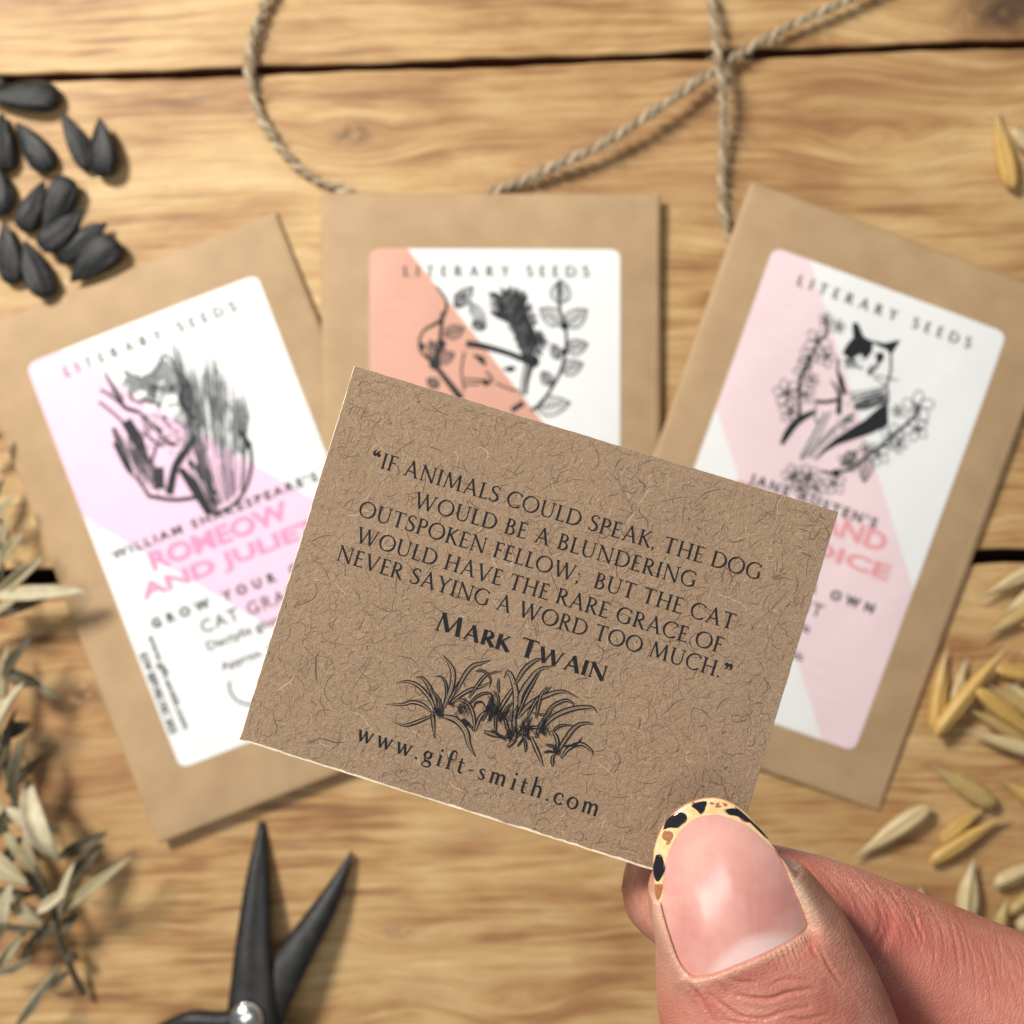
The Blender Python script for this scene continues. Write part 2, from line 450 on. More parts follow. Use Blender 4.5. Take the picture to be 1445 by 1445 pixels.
    G["'"] = (.22, [L(.11, 1, .11, .78, .08)])
    for q, fl in (('\u201c', 1), ('\u201d', -1)):
        pr = []
        for k in (0, 1):
            x = .14 + k * .25
            if fl > 0: pr += [('d', x + .02, .76, .125), ('c', [(x - .08, .78), (x - .04, .95), (x + .09, 1.04)], [.10, .10, .03])]
            else: pr += [('d', x, .93, .125), ('c', [(x + .10, .90), (x + .06, .74), (x - .07, .65)], [.10, .10, .03])]
        G[q] = (.62, pr)
    G[' '] = (.36, [])
    # lower case, x-height .6
    xh = .60
    G['w'] = (.92, [L(.08, xh, .27, 0, T), L(.27, 0, .44, xh, t), L(.42, xh, .61, 0, T), L(.61, 0, .80, xh, t), S(.08, xh, .08), S(.42, xh, .07), S(.80, xh, .07)])
    G['i'] = (.36, [L(.18, 0, .18, xh, T), S(.18, 0), L(.07, xh - .03, .18, xh, .04), ('d', .18, .86, .075)])
    G['m'] = (1.02, [L(.16, 0, .16, xh, T), ('c', [(.16, .46), (.27, .58), (.40, .56), (.46, .42), (.46, .2), (.46, 0)], [t, t, T, T, T, T]), ('c', [(.48, .46), (.60, .58), (.74, .56), (.80, .42), (.80, .2), (.80, 0)], [t, t, T, T, T, T]), S(.16, 0, .08), S(.47, 0, .08), S(.81, 0, .08), L(.05, xh - .03, .16, xh, .04)])
    G['h'] = (.72, [L(.16, 0, .16, 1.05, T), ('c', [(.16, .44), (.28, .58), (.44, .57), (.52, .42), (.52, .2), (.52, 0)], [t, t, T, T, T, T]), S(.16, 0, .09), S(.53, 0, .09), L(.05, 1.02, .16, 1.05, .04)])
    G['t'] = (.44, [('c', [(.18, .80), (.18, .4), (.19, .10), (.27, .02), (.38, .06)], [t, T, T, T * .8, t]), L(.05, xh - .03, .37, xh - .03, t)])
    G['f'] = (.46, [('c', [(.19, 0), (.19, .5), (.20, .86), (.29, 1.03), (.43, 1.0)], [T, T, T, T * .8, t]), S(.19, 0), L(.05, xh - .03, .38, xh - .03, t), ('d', .42, .97, .05)])
    G['o'] = (.66, [A(.33, .30, .25, .295, 0, 360)])
    G['c'] = (.56, [A(.31, .30, .24, .29, 50, 320), ('d', .45, .47, .05)])
    G['s'] = (.48, [('c', [(.37, .50), (.27, .58), (.16, .54), (.11, .44), (.20, .34), (.31, .26), (.37, .15), (.28, .03), (.16, .03), (.09, .12)], [t, t, t, T * .8, T, T, T * .8, t, t, t])])
    G['g'] = (.60, [A(.27, .40, .17, .18, 0, 360), L(.38, .52, .54, .58, t), ('c', [(.17, .24), (.13, .14), (.24, .08), (.42, .06), (.52, -.04), (.46, -.19), (.26, -.24), (.10, -.17), (.10, -.05), (.22, .05)], [t, t, T, T, T, t, t, t, t, t])])
    G['-'] = (.42, [L(.07, .30, .34, .34, .07)])
    for chx, adv in (('a', .55), ('e', .54), ('n', .68), ('r', .46), ('y', .6), ('l', .34), ('p', .66), ('x', .58)):
        pass
    return G
G_thin = glyphs(T=.135, t=.068, sf=.135, st=.055)
G_mid = glyphs(T=.20, t=.12, sf=.12, st=.07)
G_bold = glyphs(T=.235, t=.085, sf=.12, st=.05)

def set_text(ink, text, G, p0, d, up, cap, width, small=None, mat=0, squeeze=None):
    """p0 baseline start, d unit direction, up unit, cap height, width to fill"""
    items = []; x = 0
    sp = .0
    for i, c in enumerate(text):
        k = 1.0
        if small and c.isupper() and not (i == 0 or text[i - 1] == ' '): k = small
        adv, pr = G[c.upper() if (c not in G) else c]
        items.append((x, k, pr)); x += adv * k
    adv_total = x
    if G is G_bold:
        widen = min(1.22, width / (adv_total * cap)); items = [(x_ * widen, k_, [(q_[0],) + tuple(v_ * (widen if n_ in {'l': (0, 2), 'a': (0, 2), 'd': (0,)}.get(q_[0], ()) else 1) for n_, v_ in enumerate(q_[1:])) if q_[0] != 'c' else ('c', [(a_ * widen, b_) for a_, b_ in q_[1]], q_[2]) for q_ in pr_]) for x_, k_, pr_ in items]; adv_total *= widen
    slack = width - adv_total * cap
    gap = slack / max(1, len(text) - 1)
    sx = 1.0
    if gap < 0: sx = width / (adv_total * cap); gap = 0
    p0 = np.asarray(p0, float); d = np.asarray(d, float); up = np.asarray(up, float)
    for i, (x, k, pr) in enumerate(items):
        o = p0 + d * (x * cap * sx + gap * i)
        c = cap * k
        W = lambda a, b: o + d * a * c * sx + up * b * c
        for q in pr:
            if q[0] == 'l':
                ink.stroke([W(q[1], q[2]), W(q[3], q[4])], q[5] * cap * (.5 + .5 * k), straight=True, mat=mat)
            elif q[0] == 'a':
                _, cx, cy, rx, ry, a0, a1, tk = q
                n = max(8, int(abs(a1 - a0) / 14))
                an = np.radians(np.linspace(a0, a1, n + 1)); th = min(tk * .5, .085)
                tw = th + (tk - th) * np.abs(np.cos(an + .18)) ** 1.4
                pts = [W(cx + rx * math.cos(v), cy + ry * math.sin(v)) for v in an]
                # shrink so the stroke's outer edge keeps the letter's size
                ink.stroke(pts, tw * cap * (.5 + .5 * k), straight=True, mat=mat)
            elif q[0] == 'c':
                ink.stroke([W(a, b) for a, b in q[1]], np.array(q[2]) * cap * (.5 + .5 * k), n=3, mat=mat)
            elif q[0] == 'd':
                ink.disc(W(q[1], q[2]), q[3] * c, mat=mat)

def font_text(name, text, size, center, parent, mat, surf, z, bold=0.0, spacing=1.0, rot=0.0, width=None, height=None):
    """sans letters from Blender's built-in face, turned into a mesh that lies on the label"""
    cu = bpy.data.curves.new('t', 'FONT'); cu.body = text; cu.size = size; cu.align_x = 'CENTER'; cu.align_y = 'CENTER'
    cu.offset = bold; cu.space_character = spacing; cu.fill_mode = 'FRONT'; cu.resolution_u = 3
    o = bpy.data.objects.new('t', cu); col.objects.link(o)
    me = bpy.data.meshes.new_from_object(o.evaluated_get(bpy.context.evaluated_depsgraph_get()))
    V = np.array([v.co[:] for v in me.vertices]); Fc = [tuple(p.vertices) for p in me.polygons]
    bpy.data.objects.remove(o); bpy.data.curves.remove(cu); bpy.data.meshes.remove(me)
    V[:, :2] -= (V[:, :2].max(0) + V[:, :2].min(0)) / 2
    if width: V[:, 0] *= width / (V[:, 0].max() - V[:, 0].min())
    if height: V[:, 1] *= height / (V[:, 1].max() - V[:, 1].min())
    c, s = math.cos(rot), math.sin(rot)
    X = V[:, 0] * c - V[:, 1] * s + center[0]; Y = V[:, 0] * s + V[:, 1] * c + center[1]
    Z = [surf(a, b) + z for a, b in zip(X, Y)]
    return obj(name, np.stack([X, Y, Z], 1), Fc, mat, parent, False)

# ------------------------------------------------------------------ seed packets
PW, PL, PT = 81.6, 132.2, 2.3
def make_packet(pc, ang, z0, tilt, label, W_px, L_px, lc, band_col, seed):
    c = P(pc[0], pc[1], z0 + 2)
    r = root('seed_packet', (c.x, c.y, z0), label, 'seed packet', 'paper seed packets lying on the table', (tilt[0], tilt[1], ang))
    ca, sa = math.cos(ang), math.sin(ang)
    rs = np.random.default_rng(seed); ph = rs.uniform(0, 6, 8)
    def surf(x, y):
        u, v = abs(2 * x / PW), abs(2 * y / PL)
        u = min(u, 1); v = min(v, 1)
        k = (1 - u ** 3.6) * (1 - v ** 5)
        w = .16 * math.sin(x * .09 + ph[0]) * math.cos(y * .06 + ph[1]) + .09 * math.sin(x * .2 + y * .11 + ph[2]) + .05 * math.sin(x * .5 - y * .23 + ph[4]) * math.sin(y * .07 + ph[5])
        edge = min(1.0, (1 - u) * PW / 2 / 1.3, (1 - v) * PL / 2 / 1.3); edge = math.sqrt(max(0, 1 - (1 - edge) ** 2))
        return .30 + .35 * edge + (PT - .4 + w) * k ** .8
    # envelope: top sheet, walls, base
    nx, ny = 57, 91
    us = np.sin(np.linspace(-1, 1, nx) * math.pi / 2 * .93) / math.sin(math.pi / 2 * .93) * PW / 2
    vs = np.sin(np.linspace(-1, 1, ny) * math.pi / 2 * .93) / math.sin(math.pi / 2 * .93) * PL / 2
    V = []; Fc = []
    for j, y in enumerate(vs):
        for i, x in enumerate(us):
            wx = x + (.18 * math.sin(y * .07 + ph[3]) if i in (0, nx - 1) else 0)
            V.append((wx, y, surf(x, y)))
    for j in range(ny - 1):
        for i in range(nx - 1):
            a = j * nx + i; Fc.append((a, a + 1, a + nx + 1, a + nx))
    ring = [i for i in range(nx)] + [j * nx + nx - 1 for j in range(1, ny)] + [(ny - 1) * nx + i for i in range(nx - 2, -1, -1)] + [j * nx for j in range(ny - 2, 0, -1)]
    b = len(V)
    for k in ring: V.append((V[k][0] * .9985, V[k][1] * .9985, 0.0))
    n = len(ring)
    for k in range(n): Fc.append((ring[k], b + k, b + (k + 1) % n, ring[(k + 1) % n]))
    Fc.append(tuple(b + k for k in range(n))[::-1])
    obj('envelope', V, Fc, M_env, r)
    # side seam and folded flap edges pressed through the paper
    fold = MB()
    for (x0, y0, x1, y1) in ((PW / 2 - 1.5, -PL / 2 + 2, PW / 2 - 1.5, PL / 2 - 2),):
        pts = [(x0 + (x1 - x0) * t + .1 * math.sin(9 * t), y0 + (y1 - y0) * t) for t in np.linspace(0, 1, 60)]
        prof = [(-.5, -.02), (-.15, .10), (.15, .10), (.9, -.02)]
        VV = [(x + a, y, surf(x + a, y) + h) for x, y in pts for a, h in prof]
        fold.add(VV, [(i * 4 + k, i * 4 + k + 1, i * 4 + k + 5, i * 4 + k + 4) for i in range(59) for k in range(3)])
    fold.build('folded_seam', M_env, r)
    # label
    s = (H - 4.5) / F
    W, L = W_px * s, L_px * s
    q = P(lc[0], lc[1], z0 + 2.5) - P(pc[0], pc[1], z0 + 2.5)
    lx, ly = q.x * ca + q.y * sa, -q.x * sa + q.y * ca
    k = W / 353.0
    def U(u, v): return (lx + (u - 176.5) * k, ly + (312.5 * L / (625 * k) - v * L / (625 * k)) * k)
    rad = 13.0
    def inside(u, v):
        du = max(rad - u, u - (353 - rad), 0); dv = max(rad - v, v - (625 - rad), 0)
        return du * du + dv * dv <= rad * rad
    # label sheet: rows of a rounded rectangle
    def sheet(x_lo, x_hi, z, rows):
        V = []; Fc = []; nc = 24
        for v in rows:
            a, b_ = x_lo(v), x_hi(v)
            for i in range(nc + 1):
                u = a + (b_ - a) * i / nc; x, y = U(u, v); V.append((x, y, surf(x, y) + z))
        for j in range(len(rows) - 1):
            for i in range(nc):
                a = j * (nc + 1) + i; Fc.append((a + nc + 1, a + nc + 2, a + 1, a))
        return V, Fc
    def inset(v):
        dv = max(rad - v, v - (625 - rad), 0)
        return rad - math.sqrt(max(rad * rad - dv * dv, 0))
    rows = sorted(set(list(np.linspace(0, rad, 8)) + list(np.linspace(rad, 625 - rad, 70)) + list(np.linspace(625 - rad, 625, 8))))
    V, Fc = sheet(lambda v: inset(v), lambda v: 353 - inset(v), .10, rows)
    lab = obj('paper_label', V, Fc, M_label, r)
    mod = lab.modifiers.new('thick', 'SOLIDIFY'); mod.thickness = .08 * MM; mod.offset = -1
    es = lab.modifiers.new('crisp', 'EDGE_SPLIT'); es.split_angle = math.radians(40)
    tn = math.tan(math.radians(52))
    def blo(v): return max(inset(v), (v - 237) / tn)
    def bhi(v): return max(blo(v), min(353 - inset(v), 53 + v / tn))
    t = NT('tinted_band_' + str(seed)); co = t.coord_mm()
    f = t.n('ShaderNodeMapping'); f.inputs['Scale'].default_value = (.15, 2.2, 1); t.l(co, f.inputs[0])
    t.l(t.ramp(t.noise(f.outputs[0], 1, 4, .7), [(.35, band_col), (.7, tuple(min(1, x * 1.06 + .01) for x in band_col))]), t.b.inputs['Base Color'])
    t.b.inputs['Roughness'].default_value = .5
    t.m.name = 'tinted_band'
    rr = [v for v in np.linspace(0, 625, 160) if bhi(v) - blo(v) > .5]
    rr = sorted(set(rr + list(np.linspace(0, rad, 8))))
    V, Fc = sheet(blo, bhi, .125, rr)
    obj('colour_band', V, Fc, t.m, lab)
    def img(px, py):
        w = P(px, py, z0 + 2.6)
        dx, dy = w.x - c.x, w.y - c.y
        return np.array([dx * ca + dy * sa, -dx * sa + dy * ca])
    return r, lab, U, k, surf, img

LET = 'LITERARY SEEDS'
def heading(lab, U, k, surf):
    ink = Ink(.24, .0006, surf)
    p = U(47, 39); q = U(309, 39)
    set_text(ink, LET, G_mid, p, (1, 0), (0, 1), 15 * k, q[0] - p[0], mat=0)
    ink.build('printed_heading', [M_ink2], lab)

# left packet -------------------------------------------------------
rL, labL, U, k, surf, img = make_packet((305, 743), math.radians(21.3), 1.9, (-.021, 0), 'left seed packet with a pink and white label showing a cat among reeds', 352, 614, (308.5, 735), (.84, .56, .72), 11)
heading(labL, U, k, surf)
M_pinkA = flat_mat('pink_print', (.80, .30, .50), .55, .3, .05)
ink = Ink(.24, .0006, surf)
f2 = lambda x, y: img(130 + x / 5.1625, 460 + y / 5.1625)
q = lambda pts: [f2(x, y) for x, y in pts]
pxm = .17
for pts, w in [([(220, 320), (330, 378), (400, 360), (470, 308), (500, 225), (540, 215), (600, 300), (640, 420)], 3.4),
               ([(80, 330), (130, 420), (180, 500), (230, 590), (330, 625)], (3, 7, 6)), ([(50, 460), (130, 510), (210, 575)], 4), ([(40, 550), (130, 620), (220, 700)], 4),
               ([(145, 740), (200, 900), (290, 1060)], 5), ([(150, 850), (250, 1040), (330, 1120), (410, 1240)], 4),
               ([(410, 1240), (600, 1268), (770, 1248)], 6), ([(240, 690), (330, 840), (400, 1000)], (16, 17, 9)),
               ([(640, 1040), (740, 1170), (860, 1370)], (9, 16, 12)), ([(860, 1372), (1000, 1325), (1110, 1200), (1160, 1020), (1145, 840)], 5),
               ([(780, 760), (700, 880), (610, 1010), (560, 1230)], (9, 10, 12)), ([(640, 420), (650, 560), (740, 680)], 8),
               ([(480, 1030), (490, 1190)], 15), ([(330, 625), (430, 720), (560, 860), (620, 860)], 4), ([(380, 760), (430, 830), (520, 880)], 4),
               ([(470, 860), (420, 1020)], 4), ([(260, 480), (300, 540), (360, 560)], 3.5), ([(360, 530), (440, 560), (500, 580)], 5), ([(520, 575), (580, 560), (620, 580)], 3.5),
               ([(1040, 720), (1100, 800), (1145, 890)], 8), ([(700, 980), (790, 1080), (900, 1230)], 7), ([(590, 320), (690, 420), (760, 620)], 9)]:
    ink.stroke(q(pts), np.array(w if not np.isscalar(w) else [w]) * pxm, mat=0)
for (x, y, rx, ry) in [(450, 448, 6, 4), (575, 452, 5, 3.6), (565, 572, 3, 2), (565, 850, 4, 3)]:
    ink.disc(f2(x, y), rx * pxm, ry * pxm, 0)
ink.ring(f2(668, 672), 10 * pxm, 10 * pxm, 2.2 * pxm, 1)
rs = np.random.default_rng(3)
for pl_ in ([(230, 340), (330, 385), (470, 320), (520, 240), (600, 330), (640, 470), (560, 500), (440, 470), (330, 500), (270, 470)],):
    ink.poly(q(pl_), 2, True)
for (x, y, rx, ry) in [(350, 500, 9, 6), (560, 545, 12, 8), (500, 415, 5, 3), (420, 600, 10, 5)]: ink.disc(f2(x, y), rx * pxm, ry * pxm, 3)
ink.disc(f2(450, 448), 6 * pxm, 4 * pxm, 0); ink.disc(f2(575, 455), 5 * pxm, 3.6 * pxm, 0); ink.disc(f2(568, 574), 3 * pxm, 2 * pxm, 0)
ink.stroke(q([(620, 330), (655, 450), (660, 560), (740, 690)]), np.array([4, 7, 6]) * pxm, mat=0)
for i in range(150):           # hatching of the fur
    x, y = rs.normal(440, 100), rs.normal(420, 60)
    ink.stroke(q([(x, y), (x + rs.normal(0, 12), y + rs.uniform(20, 55))]), 1.4 * pxm, mat=1)
tops = [(540, 40), (650, 160), (720, 250), (800, 230), (870, 165), (980, 310), (1060, 450), (1130, 490), (1160, 700)]
for i in range(110):           # reeds behind the cat
    x = rs.uniform(560, 1150); y = np.interp(x, [a for a, b in tops], [b for a, b in tops]) + abs(rs.normal(0, 110))
    x2 = 700 + (x - 560) * .68 + rs.normal(0, 20); y2 = rs.uniform(620, 980)
    ink.stroke(q([(x, y), ((x + x2) / 2 + rs.normal(0, 10), (y + y2) / 2), (x2, y2)]), np.array([.3, rs.uniform(.8, 2.6), 1.6]) * pxm, n=3, mat=int(rs.random() < .85) + int(rs.random() < .65))
for i in range(46):
    x = rs.uniform(700, 1130); y = rs.uniform(800, 1050)
    x2 = 860 + (x - 700) * .55; y2 = 1350 - max(0, (x2 - 900)) * .7 - rs.uniform(0, 60)
    ink.stroke(q([(x, y), (x2, y2)]), np.array([1, rs.uniform(1.5, 4.5), 1]) * pxm, mat=int(rs.random() < .6))
for i in range(50):
    x = rs.uniform(150, 420); y = 700 + (x - 150) * .9 + rs.uniform(0, 120)
    ink.stroke(q([(x, y), (x + rs.uniform(60, 130), y + rs.uniform(150, 260))]), np.array([.6, rs.uniform(1.2, 3), 1]) * pxm, mat=int(rs.random() < .7))
for i in range(110):
    x, y = rs.uniform(330, 760), rs.uniform(640, 920)
    ink.stroke(q([(x, y), (x + rs.uniform(10, 40), y + rs.uniform(-10, 50))]), 1.8 * pxm, mat=1)
for i in range(22):
    t = i / 21; x, y = 600 + 150 * t, 1000 - 240 * t
    ink.stroke(q([(x, y), (x + 40, y + 25)]), 2.2 * pxm, mat=0)
ink.build('cat_drawing', [M_ink, M_ink2, M_ink3, M_label], labL)
def line_c(U, u0, u1, v): a, b = U(u0, v), U(u1, v); return ((a[0] + b[0]) / 2, (a[1] + b[1]) / 2), b[0] - a[0]
def sans(lab, U, k, surf, text, u0, u1, v, cap, bold, mat, spacing=1.0, name='printed_text'):
    c, w = line_c(U, u0, u1, v)
    return font_text(name, text, cap * k / .72, c, lab, mat, surf, .23, (bold + .22) * k, spacing, 0, w, cap * k if text.upper() == text and 'J' not in text else None)
sans(labL, U, k, surf, "WILLIAM SHAKESPEARE'S", 18, 330, 304, 14, .5, M_ink2, 1.35)
sans(labL, U, k, surf, 'ROMEOW', 66, 274, 333, 28, 1.0, M_pinkA)
c_, w_ = line_c(U, 38, 306, 372.5); font_text('printed_text', 'AND JULIET', 28 * k / .72, c_, labL, M_pinkA, surf, .23, 1.2 * k, 1, 0, w_, 29 * k)
sans(labL, U, k, surf, 'GROW YOUR OWN', 36, 312, 417, 15, .9, M_ink2, 1.9)
sans(labL, U, k, surf, 'CAT GRASS', 100, 256, 447, 19, 0, M_ink2, 1.2)
sans(labL, U, k, surf, 'Dactylis glomerata', 98, 258, 477, 13, 0, M_ink2)
sans(labL, U, k, surf, 'Approx. 100 seeds', 106, 250, 512, 12, 0, M_ink2)
a = U(10, 512); font_text('printed_text', 'SOW BEFORE DEC 2023', 11 * k / .72, a, labL, M_ink2, surf, .23, .6 * k, 1, -math.pi / 2, 122 * k)
a = U(28, 502); font_text('printed_text', 'www.gift-smith.com', 10 * k / .72, a, labL, M_ink2, surf, .23, .4 * k, 1, -math.pi / 2, 142 * k)
ink = Ink(.24, .0006, surf)
th = np.radians(np.linspace(150, 390, 20)); ink.stroke([U(140 + 34 * math.cos(x), 548 - 30 * math.sin(x)) for x in th], 3.2 * k, mat=0, straight=True)
ink.build('printed_emblem', [M_ink2], labL)

# middle packet -----------------------------------------------------
rM, labM, U, k, surf, img = make_packet((693.5, 661), 0.0, 2.3, (.018, .014), 'middle seed packet, its label salmon and white with a cat in a feathered cap', 353, 624, (698.5, 664), (.66, .345, .255), 12)
heading(labM, U, k, surf)
ink = Ink(.24, .0006, surf)
f6 = lambda x, y: img(500 + x / 3.6125, 330 + y / 3.6125)
q = lambda pts: [f6(x, y) for x, y in pts]
ink.poly(q([(748, 285), (703, 325), (692, 380), (712, 425), (765, 448), (800, 500), (828, 570), (868, 640), (905, 668), (938, 640), (958, 600), (985, 560), (958, 520), (930, 460), (905, 415), (890, 360), (862, 305), (815, 285)])[::1] if False else [f6(835 + (x - 835) * .74, 455 + (y - 455) * .88) for x, y in [(748, 285), (703, 325), (692, 380), (712, 425), (765, 448), (800, 500), (828, 570), (868, 640), (905, 668), (938, 640), (958, 600), (985, 560), (958, 520), (930, 460), (905, 415), (890, 360), (862, 305), (815, 285)]], 0, True)
rs = np.random.default_rng(5)
spx = cat_path([(752, 320), (800, 400), (850, 500), (905, 650)], 12)
for i in range(190):
    j = rs.integers(0, len(spx) - 2); sx, sy = spx[j]; sd = rs.choice([-1, 1]); Lh = rs.uniform(60, 92) * (1 - .45 * j / len(spx))
    a = math.radians(-58 + sd * rs.uniform(38, 62) + 180 * 0) if sd > 0 else math.radians(-58 - rs.uniform(60, 85))
    a = math.atan2(-.85, -.5) + (1.15 if sd > 0 else -.75) + rs.normal(0, .12)
    ex, ey = sx + math.cos(a) * Lh, sy + math.sin(a) * Lh
    ink.stroke(q([(sx, sy), ((sx + ex) / 2 + 4, (sy + ey) / 2 - 3), (ex, ey + 6)]), np.array([2, 1.8, .3]) * pxm * 1.1, n=3, mat=int(rs.random() < .4))
for i in range(110):
    j = rs.integers(0, 17); k2_ = [(748, 285), (703, 325), (692, 380), (712, 425), (765, 448), (800, 500), (828, 570), (868, 640), (905, 668), (938, 640), (958, 600), (985, 560), (958, 520), (930, 460), (905, 415), (890, 360), (862, 305), (815, 285)]
    t = rs.random(); x, y = np.array(k2_[j]) * (1 - t) + np.array(k2_[j + 1]) * t; dx, dy = x - 835, y - 450; L_ = math.hypot(dx, dy)
    ink.stroke(q([(x - dx * .22, y - dy * .1), (x + dx / L_ * rs.uniform(0, 20), y + dy / L_ * 12 - rs.uniform(0, 16))]), np.array([3.2, .3]) * pxm, mat=0)
ink.stroke(q([(760, 310), (800, 420), (905, 650)]), 1.2 * pxm, mat=2)
for pts, w in [([(570, 560), (650, 572), (780, 608), (905, 660)], (9, 9, 8, 9)), ([(905, 650), (880, 740), (870, 820)], (8, 4)), ([(875, 650), (855, 740), (850, 830)], (3, 2)),
               ([(420, 270), (470, 350), (440, 440), (350, 500), (335, 590), (410, 670), (545, 840)], (3, 3.5, 5, 3, 3, 6, 10)),
               ([(450, 400), (440, 520), (430, 600), (415, 665)], 5), ([(560, 600), (545, 700), (560, 800)], 2.4), ([(610, 620), (650, 640), (665, 670)], 5), ([(760, 690), (800, 680), (820, 690)], 4),
               ([(670, 700), (700, 740), (670, 770), (640, 740)], 3), ([(560, 740), (640, 745)], 2.5), ([(560, 770), (640, 765)], 2.5), ([(720, 760), (790, 790), (840, 800)], 2.5), ([(800, 900), (860, 860)], 7),
               ([(1040, 240), (1045, 380), (1075, 480), (1075, 600), (1040, 720), (960, 850), (900, 900)], 4)]:
    ink.stroke(q(pts), np.array(w if not np.isscalar(w) else [w]) * pxm, mat=0)
def leaf_out(base, tip, wd, mat=1, veins=5, fill=None):
    b, t_ = np.array(base, float), np.array(tip, float); d = t_ - b; n = np.array([-d[1], d[0]]) * wd
    for s_ in (-1, 1):
        ink.stroke(q([b, b + d * .3 + n * s_, b + d * .65 + n * s_ * .85, t_]), 2.0 * pxm, mat=0)
    ink.stroke(q([b, t_]), 1.6 * pxm, mat=mat)
    for i in range(veins):
        t1 = .15 + .65 * i / veins
        for s_ in (-1, 1): ink.stroke(q([b + d * t1, b + d * (t1 + .16) + n * s_ * .75]), 1.1 * pxm, mat=mat)
for bt in [((1045, 360), (1055, 235), .38), ((1060, 460), (945, 380), .30), ((1070, 470), (1185, 385), .30), ((1075, 590), (1190, 560), .3), ((1050, 700), (1165, 660), .3), ((1040, 640), (1010, 560), .3), ((1000, 770), (955, 700), .35), ((920, 890), (1100, 860), .25), ((460, 520), (560, 480), .3), ((420, 650), (510, 610), .3), ((430, 780), (370, 740), .35),
           ((510, 370), (605, 270), .25), ((520, 380), (560, 300), .3), ((590, 350), (670, 480), .18), ((600, 450), (660, 490), .3), ((400, 650), (390, 540), .18), ((430, 600), (440, 540), .4)]:
    leaf_out(*bt)
for (x, y, r_) in [(645, 640, 5), (792, 690, 4.5), (668, 752, 4), (345, 575, 5), (410, 665, 8), (1070, 470, 6), (1070, 600, 5), (910, 650, 9), (445, 560, 6)]: ink.disc(f6(x, y), r_ * pxm, r_ * pxm, 0)
ink.build('cat_drawing', [M_ink, M_ink2, M_ink3], labM)

# right packet ------------------------------------------------------
rR, labR, U, k, surf, img = make_packet((1154, 704), math.radians(-19.7), 2.7, (.016, .040), 'right seed packet, pale rose label with a black and white cat in a jacket', 353, 630, (1149, 706.5), (.84, .66, .69), 13)
heading(labR, U, k, surf)
M_pinkB = flat_mat('coral_pink_print', (.82, .36, .38), .55, .3, .05)
ink = Ink(.24, .0006, surf)
f3 = lambda x, y: img(1080 + x / 5.16, 440 + y / 5.16)
q = lambda pts: [f3(x, y) for x, y in pts]
for pl in ([(632, 80), (660, 90), (700, 185), (770, 222), (760, 290), (715, 345), (690, 300), (650, 315), (615, 345), (555, 300), (590, 240), (635, 190), (628, 130)],
           [(770, 215), (860, 235), (972, 208), (935, 260), (905, 310), (880, 270), (830, 248)],
           [(880, 650), (885, 820), (760, 880), (640, 920), (520, 960), (430, 1010), (355, 1078), (410, 1010), (500, 930), (620, 850), (720, 790), (800, 720), (850, 680)],
           [(518, 425), (550, 480), (582, 600), (560, 600), (528, 520)]):
    rs = np.random.default_rng(18); ink.poly(q(pl), 0); ink.stroke(q(pl + pl[:1]), 2.4 * pxm, mat=0, straight=True)
for pts, w, m_ in [([(110, 965), (150, 890), (230, 790), (360, 722)], (5, 10, 11, 6), 0), ([(470, 500), (530, 600), (525, 745)], (2, 6, 8), 0), ([(355, 650), (430, 655), (520, 640)], 5, 0),
                   ([(640, 680), (740, 650), (870, 610)], (6, 12, 8), 1), ([(640, 700), (740, 690), (870, 640)], 6, 1), ([(610, 590), (730, 575), (860, 545)], 2.5, 2), ([(620, 640), (740, 600), (860, 570)], 3, 1),
                   ([(430, 730), (360, 860), (250, 1060)], 4, 2), ([(470, 720), (380, 900), (270, 1070)], 3, 2), ([(560, 800), (440, 890), (320, 1060)], 3.5, 2), ([(640, 740), (560, 790), (640, 790)], 4, 1),
                   ([(360, 660), (360, 800), (420, 760)], 3, 2), ([(525, 350), (515, 430), (560, 560)], 3, 0), ([(905, 310), (905, 430), (870, 560)], 3, 0), ([(800, 300), (810, 380), (750, 450)], 4, 1), ([(570, 400), (640, 395), (700, 410)], 4, 2),
                   ([(780, 460), (850, 470), (960, 500)], 1.6, 1), ([(780, 480), (840, 510), (860, 540)], 1.8, 1), ([(740, 430), (760, 400), (780, 390)], 2.4, 0), ([(420, 60), (440, 150), (370, 230), (290, 400), (240, 520), (240, 760)], 4, 0),
                   ([(1120, 690), (1060, 780), (980, 850), (860, 960), (740, 1040), (640, 1130), (510, 1170), (400, 1160)], 4, 0), ([(885, 560), (888, 660)], 3, 0)]:
    ink.stroke(q(pts), np.array(w if not np.isscalar(w) else [w]) * pxm, mat=m_)
for i in range(26):
    x, y = rs.uniform(560, 860), rs.uniform(590, 690) ; ink.stroke(q([(x, y), (x + 40, y - 14 + rs.normal(0, 6))]), .9 * pxm, mat=2)
for i in range(40):
    t = rs.random(); x, y = 620 - 330 * t + rs.normal(0, 24), 760 + 280 * t; ink.stroke(q([(x, y), (x - 34, y + 40)]), 1.0 * pxm, mat=2)
for i in range(16):
    x, y = rs.uniform(560, 680), rs.uniform(330, 360); ink.stroke(q([(x, y), (x + rs.normal(0, 6), y + rs.uniform(15, 40))]), 1.6 * pxm, mat=0)
ink.disc(f3(828, 332), 5 * pxm, 8 * pxm, 0); ink.disc(f3(752, 445), 4 * pxm, 3 * pxm, 1)
rs = np.random.default_rng(8)
